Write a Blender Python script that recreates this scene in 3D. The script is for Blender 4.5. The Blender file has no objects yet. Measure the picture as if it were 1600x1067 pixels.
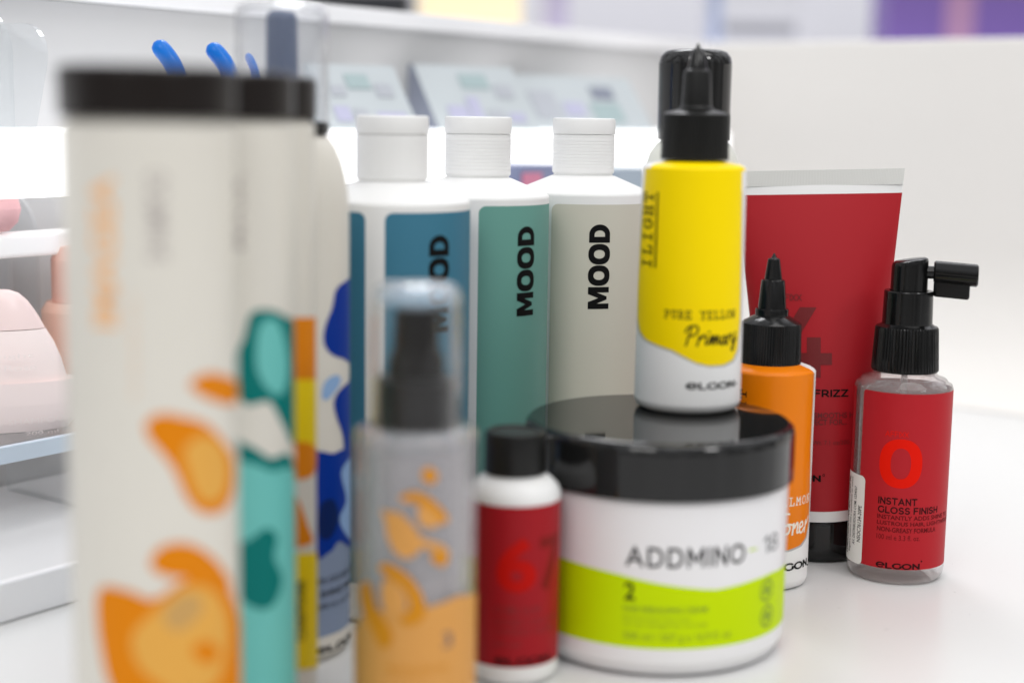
import bpy, bmesh, math, random
from mathutils import Vector, Matrix
from mathutils.geometry import tessellate_polygon
random.seed(4)
S = bpy.context.scene
C = S.collection

# ---------------------------------------------------------------- camera
H = 0.1915                      # eye height above the table top (table top is z = 0)
FPX = 2400.0                    # focal length in photo pixels (1600 wide) = 54 mm
TH = math.atan((533.5 - 183) / FPX)
ROLL = 0.015
F = Vector((0, math.cos(TH), -math.sin(TH)))
U0 = Vector((0, math.sin(TH), math.cos(TH)))
R0 = Vector((1, 0, 0))
RT = R0 * math.cos(ROLL) + U0 * math.sin(ROLL)
UP = U0 * math.cos(ROLL) - R0 * math.sin(ROLL)
EYE = Vector((0, 0, H))
cd = bpy.data.cameras.new('camera')
cam = bpy.data.objects.new('camera', cd)
C.objects.link(cam)
S.camera = cam
cd.sensor_width = 36.0
cd.lens = 36.0 * FPX / 1600.0
cd.clip_start = 0.01
cd.clip_end = 60
cd.dof.use_dof = True
cd.dof.focus_distance = 0.655
cd.dof.aperture_fstop = 3.9
cd.dof.aperture_blades = 0
M = Matrix((RT, UP, -F)).transposed().to_4x4()
M.translation = EYE
cam.matrix_world = M

# ---------------------------------------------------------------- world and lamps
W = bpy.data.worlds.new('World')
S.world = W
W.use_nodes = True
nt = W.node_tree
bg = nt.nodes['Background']
tc = nt.nodes.new('ShaderNodeTexCoord')
sx = nt.nodes.new('ShaderNodeSeparateXYZ')
cr = nt.nodes.new('ShaderNodeValToRGB')
mr = nt.nodes.new('ShaderNodeMapRange')
mr.inputs[1].default_value = -1; mr.inputs[2].default_value = 1
nt.links.new(tc.outputs['Generated'], sx.inputs[0])
nt.links.new(sx.outputs['Z'], mr.inputs[0])
nt.links.new(mr.outputs[0], cr.inputs[0])
# broad light and dark areas of the shop around the table, seen only in reflections
mpg = nt.nodes.new('ShaderNodeMapping'); mpg.inputs['Scale'].default_value = (3.2, 3.2, 1.0)
nz_ = nt.nodes.new('ShaderNodeTexNoise'); nz_.inputs['Scale'].default_value = 1.6; nz_.inputs['Detail'].default_value = 2
rg_ = nt.nodes.new('ShaderNodeMapRange'); rg_.inputs[1].default_value = .38; rg_.inputs[2].default_value = .62; rg_.inputs[3].default_value = .35; rg_.inputs[4].default_value = 1.65
mx_ = nt.nodes.new('ShaderNodeVectorMath'); mx_.operation = 'SCALE'
nt.links.new(tc.outputs['Generated'], mpg.inputs[0]); nt.links.new(mpg.outputs[0], nz_.inputs['Vector']); nt.links.new(nz_.outputs[0], rg_.inputs[0])
nt.links.new(cr.outputs[0], mx_.inputs[0]); nt.links.new(rg_.outputs[0], mx_.inputs['Scale']); nt.links.new(mx_.outputs[0], bg.inputs[0])
e = cr.color_ramp.elements
e[0].position = 0.35; e[0].color = (.30, .29, .28, 1)
e[1].position = 0.85; e[1].color = (.95, .96, 1, 1)
e2 = cr.color_ramp.elements.new(0.55); e2.color = (.42, .42, .42, 1)
bg.inputs[1].default_value = 0.94

def area(name, loc, tgt, size, power, col=(1, 1, 1), sy=None):
    l = bpy.data.lights.new(name, 'AREA')
    l.energy = power; l.size = size; l.color = col
    if sy: l.shape = 'RECTANGLE'; l.size_y = sy
    o = bpy.data.objects.new(name, l); C.objects.link(o)
    o.location = loc
    o.rotation_euler = (Vector(tgt) - Vector(loc)).to_track_quat('-Z', 'Y').to_euler()
    return o
area('ceiling_lamp', (0.5, 0.3, 1.9), (0.1, 0.6, 0), 1.1, 11, (1, .985, .96))
area('ceiling_lamp', (-0.5, -0.9, 1.6), (0, 0.6, 0.1), .7, 9, (1, .985, .96))
area('ceiling_lamp', (1.2, -0.5, 1.5), (0.1, 0.6, 0.1), .35, 7, (1, .99, .98))
area('ceiling_lamp', (-0.1, 1.7, 1.5), (0, 0.7, 0.1), .5, 7, (.97, .98, 1))

area('far_fill_light', (0.4, 2.6, 2.2), (0.3, 3.6, .2), 1.6, 24, (.98, .98, 1))  # added fill, out of view, to brighten the far wall and counter
S.view_settings.view_transform = 'Standard'
S.view_settings.look = 'None'
S.view_settings.exposure = 0.0
S.view_settings.gamma = 1.0
S.cycles.use_denoising = True
S.cycles.max_bounces = 14
S.cycles.transparent_max_bounces = 24
S.cycles.transmission_bounces = 12
S.cycles.caustics_reflective = False
S.cycles.caustics_refractive = False

# ---------------------------------------------------------------- picture -> place helpers
def ray(px, py):
    return F + RT * ((px - 800) / FPX) + UP * ((533.5 - py) / FPX)
def at(px, py, Y):
    r = ray(px, py)
    return EYE + r * (Y / r.y), Y / r.y      # world point, depth along the view axis

# ---------------------------------------------------------------- materials
MATS = {}
def mat(name, col, rough=.4, trans=0, ior=1.45, spec=.5, emit=None, est=1, metal=0, sss=0, bump=0, bscale=400, coat=0, var=0):
    if name in MATS: return MATS[name]
    m = bpy.data.materials.new(name); m.use_nodes = True
    n = m.node_tree; b = n.nodes['Principled BSDF']
    b.inputs['Base Color'].default_value = (*col, 1)
    b.inputs['Roughness'].default_value = rough
    b.inputs['Transmission Weight'].default_value = trans
    b.inputs['IOR'].default_value = ior
    b.inputs['Specular IOR Level'].default_value = spec
    b.inputs['Metallic'].default_value = metal
    if sss:
        b.inputs['Subsurface Weight'].default_value = sss
        b.inputs['Subsurface Radius'].default_value = (.004, .004, .004)
        b.inputs['Subsurface Scale'].default_value = 1
    if coat:
        b.inputs['Coat Weight'].default_value = coat; b.inputs['Coat Roughness'].default_value = .05
    if emit:
        b.inputs['Emission Color'].default_value = (*emit, 1); b.inputs['Emission Strength'].default_value = est
    if bump or var:
        t = n.nodes.new('ShaderNodeTexCoord')
        z = n.nodes.new('ShaderNodeTexNoise'); z.inputs['Scale'].default_value = bscale; z.inputs['Detail'].default_value = 5
        n.links.new(t.outputs['Object'], z.inputs['Vector'])
        if bump:
            q = n.nodes.new('ShaderNodeBump'); q.inputs['Strength'].default_value = bump; q.inputs['Distance'].default_value = .0003
            n.links.new(z.outputs[0], q.inputs['Height']); n.links.new(q.outputs[0], b.inputs['Normal'])
        if var:
            k = n.nodes.new('ShaderNodeMapRange'); k.inputs[3].default_value = rough - var; k.inputs[4].default_value = rough + var
            n.links.new(z.outputs[0], k.inputs[0]); n.links.new(k.outputs[0], b.inputs['Roughness'])
    MATS[name] = m
    return m
def clear(name, tint=(.97, .98, .99), ior=1.45, rough=.03, spec=1.0, haze=0.0, hcol=(.8, .8, .8)):
    """thin clear plastic: see-through with a fresnel sheen and a trace of milky haze"""
    if name in MATS: return MATS[name]
    m = bpy.data.materials.new(name); m.use_nodes = True
    n = m.node_tree; n.nodes.clear()
    o = n.nodes.new('ShaderNodeOutputMaterial'); t = n.nodes.new('ShaderNodeBsdfTransparent')
    g = n.nodes.new('ShaderNodeBsdfGlossy'); x = n.nodes.new('ShaderNodeMixShader'); lw = n.nodes.new('ShaderNodeLayerWeight'); lw.inputs[0].default_value = .5
    pw = n.nodes.new('ShaderNodeMath'); pw.operation = 'POWER'; pw.inputs[1].default_value = 2.7; fr = n.nodes.new('ShaderNodeMath'); fr.operation = 'MULTIPLY_ADD'; fr.inputs[1].default_value = .95; fr.inputs[2].default_value = .018
    n.links.new(lw.outputs['Facing'], pw.inputs[0]); n.links.new(pw.outputs[0], fr.inputs[0]); t.inputs[0].default_value = (*tint, 1); g.inputs['Roughness'].default_value = rough
    n.links.new(fr.outputs[0], x.inputs[0]); n.links.new(g.outputs[0], x.inputs[2])
    if haze:
        d = n.nodes.new('ShaderNodeBsdfDiffuse'); d.inputs[0].default_value = (*hcol, 1)
        y = n.nodes.new('ShaderNodeMixShader'); y.inputs[0].default_value = haze
        n.links.new(t.outputs[0], y.inputs[1]); n.links.new(d.outputs[0], y.inputs[2]); n.links.new(y.outputs[0], x.inputs[1])
    else: n.links.new(t.outputs[0], x.inputs[1])
    n.links.new(x.outputs[0], o.inputs[0])
    MATS[name] = m
    return m

WHITE = mat('white plastic', (.80, .80, .79), .38, bump=.05, bscale=900)
BWHITE = mat('satin white bottle', (.82, .82, .81), .42, bump=.05, bscale=900)
IVORY = mat('ivory bottle', (.70, .67, .60), .40)
BLACKG = mat('glossy black plastic', (.010, .010, .010), .05)
BLACKM = mat('satin black plastic', (.008, .008, .0075), .36, spec=.35)
BLACKS = mat('semi gloss black plastic', (.005, .005, .005), .16, spec=.4)
BLACKL = mat('brown black lid', (.011, .008, .007), .30, spec=.3)
INK = mat('black ink', (.005, .005, .005), .6, spec=.12)
CLEAR = clear('clear plastic')
CLEARM = clear('frosty clear plastic', (.92, .91, .92), 1.5, .12, haze=.20, hcol=(.80, .77, .77))

# ---------------------------------------------------------------- object builders
def tag(o, label=None, cat=None, group=None, kind=None):
    if label: o['label'] = label
    if cat: o['category'] = cat
    if group: o['group'] = group
    if kind: o['kind'] = kind
    return o
def mesh_obj(name, verts, faces, m, parent=None, smooth=True, midx=None):
    me = bpy.data.meshes.new(name); me.from_pydata([tuple(v) for v in verts], [], faces)
    for k in (m if isinstance(m, (list, tuple)) else [m]): me.materials.append(k)
    if midx: me.polygons.foreach_set('material_index', midx)
    if smooth is True: me.polygons.foreach_set('use_smooth', [True] * len(me.polygons))
    elif smooth: me.polygons.foreach_set('use_smooth', smooth)
    me.update()
    o = bpy.data.objects.new(name, me); C.objects.link(o)
    if parent: o.parent = parent
    return o
def auto(o, ang=35):
    me = o.data; bm = bmesh.new(); bm.from_mesh(me)
    for ed in bm.edges:
        if len(ed.link_faces) == 2 and ed.calc_face_angle(0) > math.radians(ang): ed.smooth = False
    bm.to_mesh(me); bm.free()
    return o
def lathe(name, prof, m, parent, seg=112, ribs=0, ribz=None, amp=0, sxy=(1, 1), ang=35, off=(0, 0)):
    """prof: list of (r, z). ribs flutes the wall where ribz[0]<=z<=ribz[1]."""
    vs, fs = [], []
    if ribs: seg = ribs * 6
    p2 = [prof[0]]
    for a, b in zip(prof, prof[1:]):
        if abs(a[1] - b[1]) < 1e-6 and abs(a[0] - b[0]) > .002:
            sg = math.copysign(.0004, b[0] - a[0]); p2 += [(a[0] + sg, a[1])] + ([(b[0] - sg, b[1])] if b[0] > .001 else [])
        elif abs(b[1] - a[1]) > .006 and abs(a[0] - b[0]) < abs(b[1] - a[1]) * .3 and not ribs:
            for t in (.0005 / abs(b[1] - a[1]), 1 - .0005 / abs(b[1] - a[1])): p2.append((a[0] + (b[0] - a[0]) * t, a[1] + (b[1] - a[1]) * t))
        p2.append(b)
    prof = p2
    for r, z in prof:
        for k in range(seg):
            a = 2 * math.pi * k / seg; rr = r
            if ribs and ribz[0] - 1e-7 <= z <= ribz[1] + 1e-7:
                rr = r - amp * (0 if (k % 6) in (1, 2, 3) else (1 if (k % 6) == 5 else .55))
            vs.append((off[0] + rr * math.sin(a) * sxy[0], off[1] - rr * math.cos(a) * sxy[1], z))
    n = len(prof)
    for i in range(n - 1):
        for k in range(seg):
            a, b = i * seg + k, i * seg + (k + 1) % seg
            fs.append((a, b, b + seg, a + seg))
    if prof[0][0] > 1e-6: fs.append(tuple(reversed(range(seg))))
    if prof[-1][0] > 1e-6: fs.append(tuple(range((n - 1) * seg, n * seg)))
    o = mesh_obj(name, vs, fs, m, parent)
    bm = bmesh.new(); bm.from_mesh(o.data)
    bmesh.ops.remove_doubles(bm, verts=bm.verts, dist=1e-6); bmesh.ops.recalc_face_normals(bm, faces=bm.faces)
    bm.to_mesh(o.data); bm.free()
    return auto(o, ang)
def box(name, x0, x1, y0, y1, z0, z1, m, parent=None, bev=0.0):
    bm = bmesh.new(); bmesh.ops.create_cube(bm, size=1)
    for v in bm.verts:
        v.co = Vector(((x0 + x1) / 2 + v.co.x * (x1 - x0), (y0 + y1) / 2 + v.co.y * (y1 - y0), (z0 + z1) / 2 + v.co.z * (z1 - z0)))
    if bev: bmesh.ops.bevel(bm, geom=bm.edges, offset=bev, segments=3, affect='EDGES', profile=.5)
    me = bpy.data.meshes.new(name); bm.to_mesh(me); bm.free(); me.materials.append(m)
    o = bpy.data.objects.new(name, me); C.objects.link(o)
    if parent: o.parent = parent
    return o
def rnd(pr, i, r, n=5):
    """round corner i of a profile"""
    p0, p1, p2 = Vector(pr[i - 1]), Vector(pr[i]), Vector(pr[i + 1])
    a = p1 + (p0 - p1).normalized() * r; b = p1 + (p2 - p1).normalized() * r
    out = []
    for k in range(n + 1):
        t = k / n; q = a * (1 - t) ** 2 + p1 * 2 * t * (1 - t) + b * t * t; out.append(tuple(q))
    return pr[:i] + out + pr[i + 1:]
def shell(prof, t):
    """closed thin wall from an open profile running from rim (bottom) to the axis (top)"""
    inner = []
    for r, z in prof: inner.append((max(r - t, 0), z if z == prof[0][1] else z - t * (0 if r > prof[0][0] * .98 else 1)))
    return prof + list(reversed(inner))

class Thing:
    def __init__(s, name, label, cat, px, py, Y, zb=0.0, group=None, turn=0.0, lean=0.0):
        P, d = at(px, py, Y)
        s.X, s.Y, s.zb = P.x, Y, zb
        s.root = bpy.data.objects.new(name, None); s.root.empty_display_size = .02; C.objects.link(s.root)
        tag(s.root, label, cat, group)
        s.phi = -math.atan2(s.X, s.Y)
        s.root.location = (s.X, s.Y, zb)
        s.root.rotation_euler = (0, lean, s.phi + turn)
        s.mw = Matrix.Translation((s.X, s.Y, zb)) @ Matrix.Rotation(s.phi + turn, 4, 'Z') @ Matrix.Rotation(lean, 4, 'Y')
        s.inv = s.mw.inverted()
        s.dv, s.df, s.dm, s.mats = [], [], [], []
        s.R = lambda z: .02
        s.px = px; s.lv = 0
    def z(s, py, px=None):
        P, d = at(px or s.px, py, s.Y)
        return P.z - s.zb
    def r(s, hw, py):
        return hw / FPX * at(s.px, py, s.Y)[1]
    def prof(s, pts):
        return [(s.r(hw, py), s.z(py)) for py, hw in pts]
    def hit(s, px, py):
        """angle and height of the spot on the bottle wall seen at (px, py)"""
        o = s.inv @ EYE; d = s.inv.to_3x3() @ ray(px, py)
        R = s.R(s.z(py)); th = z = 0
        for _ in range(4):
            a = d.x * d.x + d.y * d.y; b = o.x * d.x + o.y * d.y; c = o.x * o.x + o.y * o.y - R * R
            q = b * b - a * c
            t = (-b - math.sqrt(q)) / a if q > 0 else -b / a
            P = o + d * t; z = P.z; R = s.R(z)
        return math.atan2(P.x, -P.y), z
    def surf(s, th, z, eps):
        R = s.R(z) + eps
        return (R * math.sin(th), -R * math.cos(th), z)
    def slot(s, m):
        if m not in s.mats: s.mats.append(m)
        return s.mats.index(m)
    def poly(s, loops, m, lv=None, step=.09, frame=None):
        """loops of (theta, z) laid on the wall; first loop outline, others holes"""
        if lv is None: s.lv += 1; lv = s.lv
        eps = 5e-5 + 4e-5 * lv
        pts = [Vector((a, b * 20, 0)) for lp in loops for a, b in lp]
        tris = tessellate_polygon([[Vector((a, b * 20, 0)) for a, b in lp] for lp in loops])
        s._add([(p.x, p.y / 20) for p in pts], tris, m, eps, step)
    def _add(s, p2, faces, m, eps, step):
        bm = bmesh.new(); vs = [bm.verts.new((q[0], q[1] * 20, (q[2] if len(q) > 2 else 0) * .001)) for q in p2]
        for f in faces:
            if len(set(f)) < 3: continue
            try: bm.faces.new([vs[i] for i in f])
            except ValueError: pass
        if not bm.faces: bm.free(); return
        x0 = min(v.co.x for v in bm.verts); x1 = max(v.co.x for v in bm.verts)
        k = math.floor(x0 / step) + 1
        while k * step < x1:
            bmesh.ops.bisect_plane(bm, geom=bm.verts[:] + bm.edges[:] + bm.faces[:], plane_co=(k * step, 0, 0), plane_no=(1, 0, 0), dist=1e-6); k += 1
        bm.normal_update()
        base = len(s.dv); bm.verts.index_update(); mi = s.slot(m)
        for v in bm.verts: s.dv.append(s.surf(v.co.x, v.co.y / 20, eps + v.co.z * .005))
        for f in bm.faces:
            ids = [base + v.index for v in f.verts]
            if f.normal.z < 0: ids.reverse()
            s.df.append(ids); s.dm.append(mi)
        bm.free()
    def pxpoly(s, pts, m, smooth=True, lv=None, closed_hole=None):
        pts = spline(pts) if smooth else pts
        s.poly([[s.hit(*p) for p in pts]], m, lv)
    def rect(s, t0, t1, z0, z1, m, lv=None, cr=0.0):
        R = s.R((z0 + z1) / 2); pts = []
        if cr:
            for cx, cz, a0 in ((t1 - cr / R, z1 - cr, 0), (t0 + cr / R, z1 - cr, 90), (t0 + cr / R, z0 + cr, 180), (t1 - cr / R, z0 + cr, 270)):
                for k in range(7):
                    a = math.radians(a0 + 15 * k); pts.append((cx + math.cos(a) * cr / R, cz + math.sin(a) * cr))
        else: pts = [(t0, z0), (t1, z0), (t1, z1), (t0, z1)]
        s.poly([pts], m, lv)
    def glyphs(s, g, xL, yT, xR, yB, m, vert=False, lv=None):
        """g = (verts, faces) normalised to the unit box; box given by picture corners"""
        if lv is None: s.lv += 1; lv = s.lv
        if not vert:
            tL, z0 = s.hit(xL, yB); _, z1 = s.hit(xL, yT); tR, _ = s.hit(xR, yB)
            f = lambda u, v: (tL + (tR - tL) * u, z0 + (z1 - z0) * v)
        else:            # reads upwards, letter tops to the left
            ym = (yT + yB) / 2
            tT, _ = s.hit(xL, ym); tB, _ = s.hit(xR, ym); _, z0 = s.hit((xL + xR) / 2, yB); _, z1 = s.hit((xL + xR) / 2, yT)
            f = lambda u, v: (tB + (tT - tB) * v, z0 + (z1 - z0) * u)
        s._add([(*f(q[0], q[1]), q[2] if len(q) > 2 else 0) for q in g[0]], g[1], m, 5e-5 + 4e-5 * lv, .06)
    def text(s, body, xL, yT, xR, yB, m, vert=False, bold=0.0, lv=None, sp=1.0):
        s.glyphs(text_mesh(body, bold, sp), xL, yT, xR, yB, m, vert, lv)
    def finish(s, name='label'):
        if s.dv:
            o = mesh_obj(name, s.dv, s.df, s.mats, s.root, midx=s.dm)
            return o

def spline(pts, n=6):
    out = []; L = len(pts)
    for i in range(L):
        p0, p1, p2, p3 = (Vector(pts[(i + k - 1) % L]) for k in range(4))
        for j in range(n):
            t = j / n
            q = .5 * ((2 * p1) + (p2 - p0) * t + (2 * p0 - 5 * p1 + 4 * p2 - p3) * t * t + (3 * p1 - p0 - 3 * p2 + p3) * t ** 3)
            out.append((q.x, q.y))
    return out
TXT = {}
def text_mesh(body, bold=0.0, sp=1.0):
    key = (body, bold, sp)
    if key in TXT: return TXT[key]
    cu = bpy.data.curves.new('t', 'FONT'); cu.body = body; cu.size = 1; cu.resolution_u = 3
    cu.offset = bold; cu.space_character = sp; cu.space_line = .8
    o = bpy.data.objects.new('t', cu); C.objects.link(o)
    bpy.context.view_layer.update()
    dg = bpy.context.evaluated_depsgraph_get()
    me = bpy.data.meshes.new_from_object(o.evaluated_get(dg))
    vs = [(v.co.x, v.co.y) for v in me.vertices]; fs = [tuple(p.vertices) for p in me.polygons]
    bpy.data.objects.remove(o); bpy.data.curves.remove(cu); bpy.data.meshes.remove(me)
    TXT[key] = norm(vs, fs)
    return TXT[key]
def norm(vs, fs):
    x0 = min(v[0] for v in vs); x1 = max(v[0] for v in vs); y0 = min(v[1] for v in vs); y1 = max(v[1] for v in vs)
    return [((v[0] - x0) / (x1 - x0), (v[1] - y0) / (y1 - y0), (v[2] if len(v) > 2 else 0)) for v in vs], fs
def loops_mesh(groups):
    vs, fs = [], []
    for loops in groups:
        t = tessellate_polygon([[Vector((a, b, 0)) for a, b in lp] for lp in loops]); b0 = len(vs)
        for lp in loops: vs += lp
        fs += [tuple(b0 + i for i in f) for f in t]
    return norm(vs, fs)
def oval(cx, cy, a, b, p=2.4, n=40):
    out = []
    for k in range(n):
        t = 2 * math.pi * k / n; c, s_ = math.cos(t), math.sin(t)
        out.append((cx + a * math.copysign(abs(c) ** (2 / p), c), cy + b * math.copysign(abs(s_) ** (2 / p), s_)))
    return out
def heavy_word():
    """the heavy sans word on the three large bottles"""
    g = []
    m = [(0, 0), (0, 1), (.36, 1), (.56, .52), (.76, 1), (1.12, 1), (1.12, 0), (.84, 0), (.84, .58), (.64, .10), (.48, .10), (.28, .58), (.28, 0)]
    g.append([m])
    for x in (1.70, 2.78): g.append([oval(x, .5, .52, .52), oval(x, .5, .22, .26, 2.2)])
    d = [(3.36, 0), (3.36, 1), (3.78, 1)] + [(3.78 + .50 * math.sin(math.pi * k / 16), .5 + .5 * math.cos(math.pi * k / 16)) for k in range(1, 16)] + [(3.78, 0)]
    h = [(3.66, .25), (3.66, .75), (3.78, .75)] + [(3.78 + .20 * math.sin(math.pi * k / 12), .5 + .25 * math.cos(math.pi * k / 12)) for k in range(1, 12)] + [(3.78, .25)]
    g.append([d, h])
    return loops_mesh(g)
def strokes(lines, w):
    """ribbon glyphs: mitred strips along poly-lines, split at sharp corners; third value = stacking order"""
    vs, fs, k = [], [], 0
    for ln in lines:
        P = [Vector(p) for p in ln]; runs, cur = [], [P[0]]
        for i in range(1, len(P)):
            cur.append(P[i])
            if i < len(P) - 1:
                a, b = (P[i] - P[i - 1]).normalized(), (P[i + 1] - P[i]).normalized()
                if a.dot(b) < .15: runs.append(cur); cur = [P[i]]
        runs.append(cur)
        for R_ in runs:
            b0 = len(vs); n_ = len(R_)
            closed = n_ > 6 and (R_[0] - R_[-1]).length < 1e-4
            for i, p in enumerate(R_):
                a = (R_[i] - R_[i - 1]).normalized() if i else ((R_[-1] - R_[-2]).normalized() if closed else None)
                b = (R_[i + 1] - R_[i]).normalized() if i < n_ - 1 else ((R_[1] - R_[0]).normalized() if closed else None)
                a = a or b; b = b or a
                d = (a + b).normalized(); sc = 1 / max(.5, math.sqrt(max(0, (1 + a.dot(b)) / 2)))
                n = Vector((-d.y, d.x)) * w / 2 * sc; e = Vector((0, 0))
                if not closed and i == 0: e = -b * w * .42
                if not closed and i == n_ - 1: e = a * w * .42
                vs += [(p.x + n.x + e.x, p.y + n.y + e.y, k % 5), (p.x - n.x + e.x, p.y - n.y + e.y, k % 5)]
            for i in range(n_ - 1): fs.append((b0 + 2 * i, b0 + 2 * i + 1, b0 + 2 * i + 3, b0 + 2 * i + 2))
            k += 1
    return vs, fs
def arc(cx, cy, a, b, t0, t1, n=12):
    return [(cx + a * math.cos(math.radians(t0 + (t1 - t0) * k / n)), cy + b * math.sin(math.radians(t0 + (t1 - t0) * k / n))) for k in range(n + 1)]
SL = {
 'I': [[(.5, 0), (.5, 1)], [(.22, 0), (.78, 0)], [(.22, 1), (.78, 1)]],
 'L': [[(.3, 0), (.3, 1)], [(.08, 1), (.55, 1)], [(.08, 0), (.88, 0), (.88, .3)]],
 'G': [arc(.5, .5, .4, .5, 50, 330), [(.86, .22), (.86, .45)], [(.6, .45), (.98, .45)], [(.82, .78), (.82, 1)]],
 'H': [[(.22, 0), (.22, 1)], [(.78, 0), (.78, 1)], [(.22, .5), (.78, .5)], [(.05, 0), (.4, 0)], [(.6, 0), (.95, 0)], [(.05, 1), (.4, 1)], [(.6, 1), (.95, 1)]],
 'T': [[(.5, 0), (.5, 1)], [(.28, 0), (.72, 0)], [(.1, .72), (.1, 1), (.9, 1), (.9, .72)]],
 'P': [[(.25, 0), (.25, 1)], [(.05, 0), (.5, 0)], [(.05, 1), (.55, 1)] + arc(.55, .73, .33, .27, 90, -90, 8) + [(.25, .46)]],
 'U': [[(.2, 1), (.2, .35)] + arc(.5, .33, .3, .33, 180, 360, 8) + [(.8, 1)], [(.03, 1), (.38, 1)], [(.62, 1), (.97, 1)]],
 'R': [[(.22, 0), (.22, 1)], [(.05, 0), (.42, 0)], [(.05, 1), (.52, 1)] + arc(.52, .74, .32, .26, 90, -90, 8) + [(.22, .48)], [(.5, .48), (.82, 0), (.98, 0)]],
 'E': [[(.22, 0), (.22, 1)], [(.05, 1), (.88, 1), (.88, .75)], [(.22, .52), (.62, .52)], [(.05, 0), (.9, 0), (.9, .28)]],
 'Y': [[(.5, 0), (.5, .45), (.15, 1)], [(.5, .45), (.85, 1)], [(.28, 0), (.72, 0)], [(.02, 1), (.32, 1)], [(.68, 1), (.98, 1)]],
 'O': [arc(.5, .5, .42, .5, 0, 360, 18)],
 'W': [[(.08, 1), (.28, 0), (.5, .7), (.72, 0), (.92, 1)], [(-.04, 1), (.25, 1)], [(.75, 1), (1.04, 1)]],
 'S': [arc(.5, .74, .32, .26, 20, 270, 10) + arc(.5, .26, .34, .26, 90, -160, 10)],
 'A': [[(.12, 0), (.5, 1), (.88, 0)], [(.27, .36), (.73, .36)], [(0, 0), (.3, 0)], [(.7, 0), (1, 0)]],
 'M': [[(.15, 0), (.15, 1), (.5, .4), (.85, 1), (.85, 0)], [(0, 0), (.32, 0)], [(.68, 0), (1, 0)]],
 'N': [[(.18, 0), (.18, 1), (.8, 0), (.8, 1)], [(.02, 0), (.38, 0)], [(.62, 1), (.98, 1)]],
}
SA = {
 'A': [[(0, 0), (.46, 1), (.92, 0)], [(.17, .30), (.75, .30)]],
 'D': [[(.06, 0), (.06, 1), (.42, 1)] + arc(.42, .5, .46, .5, 90, -90, 14) + [(.06, 0)]],
 'M': [[(.06, 0), (.06, 1), (.52, .28), (.98, 1), (.98, 0)]],
 'I': [[(.08, 0), (.08, 1)]],
 'N': [[(.06, 0), (.06, 1), (.80, 0), (.80, 1)]],
 'O': [arc(.50, .5, .50, .5, 0, 360, 26)],
 'S': [arc(.38, .745, .32, .255, 35, 265, 12) + arc(.38, .255, .34, .255, 85, -150, 12)],
 'T': [[(.40, 0), (.40, 1)], [(0, 1), (.80, 1)]],
 'G': [arc(.50, .5, .50, .5, 48, 318, 20) + [(.90, .18), (.90, .5)]],
 'L': [[(.06, 1), (.06, 0), (.62, 0)]],
 'F': [[(.06, 0), (.06, 1), (.68, 1)], [(.06, .5), (.60, .5)]],
 'H': [[(.06, 0), (.06, 1)], [(.78, 0), (.78, 1)], [(.06, .5), (.78, .5)]],
 'E': [[(.66, 1), (.06, 1), (.06, 0), (.68, 0)], [(.06, .5), (.60, .5)]],
 'R': [[(.06, 0), (.06, 1), (.42, 1)] + arc(.42, .70, .30, .30, 90, -90, 9) + [(.06, .40)], [(.42, .40), (.76, 0)]],
 'Z': [[(.04, 1), (.70, 1), (.04, 0), (.72, 0)]],
 'X': [[(0, 0), (.72, 1)], [(0, 1), (.72, 0)]],
 'e': [[(.08, .52), (.90, .52)] + arc(.50, .5, .44, .5, 5, 310, 18)],
 '1': [[(0, .82), (.26, 1), (.26, 0)]],
 '8': [arc(.36, .75, .27, .25, -90, 270, 16), arc(.36, .25, .34, .25, 90, 450, 16)],
 '6': [[(.62, .96), (.34, .96), (.10, .62), (.06, .34)] + arc(.38, .31, .32, .31, 180, 540, 18)],
 '7': [[(0, 1), (.70, 1), (.26, 0)]],
}
def sans(word, w=.16, gap=.16):
    ls, x = [], 0
    for ch in word:
        if ch == ' ': x += .45; continue
        g = SA[ch]; wd = max(p[0] for l in g for p in l)
        for l in g: ls.append([(a + x, b) for a, b in l])
        x += wd + gap + w * .6
    return norm(*strokes(ls, w))
def slab(word, w=.15, gap=.28):
    ls = []
    for i, ch in enumerate(word):
        for ln in SL.get(ch, []): ls.append([(x + i * (1 + gap), y * 1.25) for x, y in ln])
    return norm(*strokes(ls, w))
def smooth_line(pts, n=5):
    out = []; L = len(pts)
    for i in range(L - 1):
        p0, p1, p2, p3 = Vector(pts[max(i - 1, 0)]), Vector(pts[i]), Vector(pts[i + 1]), Vector(pts[min(i + 2, L - 1)])
        for j in range(n):
            t = j / n; q = .5 * ((2 * p1) + (p2 - p0) * t + (2 * p0 - 5 * p1 + 4 * p2 - p3) * t * t + (3 * p1 - p0 - 3 * p2 + p3) * t ** 3); out.append((q.x, q.y))
    return out + [pts[-1]]
PRIM = [[(.55, 1.45), (.40, .9), (.22, .2), (.15, .0)], [(.10, 1.05), (.35, 1.45), (.9, 1.55), (1.05, 1.2), (.8, .85), (.38, .72)],
        [(1.0, .0), (1.18, .72), (1.22, .5), (1.5, .85), (1.6, .7)], [(1.75, .72), (1.66, .25), (1.75, .08), (1.95, .3)], [(1.88, 1.02), (1.93, 1.1)],
        [(1.95, .3), (2.1, .75), (2.1, .1), (2.3, .7), (2.42, .7), (2.4, .1), (2.65, .7), (2.76, .65), (2.72, .12), (2.9, .2)],
        [(3.35, .7), (3.05, .6), (2.98, .2), (3.15, .05), (3.38, .65), (3.36, .15), (3.5, .1)], [(3.55, .0), (3.68, .75), (3.72, .55), (4.0, .85)],
        [(4.05, .8), (4.05, .3), (4.25, .2), (4.5, .8)], [(4.55, .95), (4.45, .2), (4.3, -.45), (4.05, -.4), (4.2, -.05), (4.7, .4)]]
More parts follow.
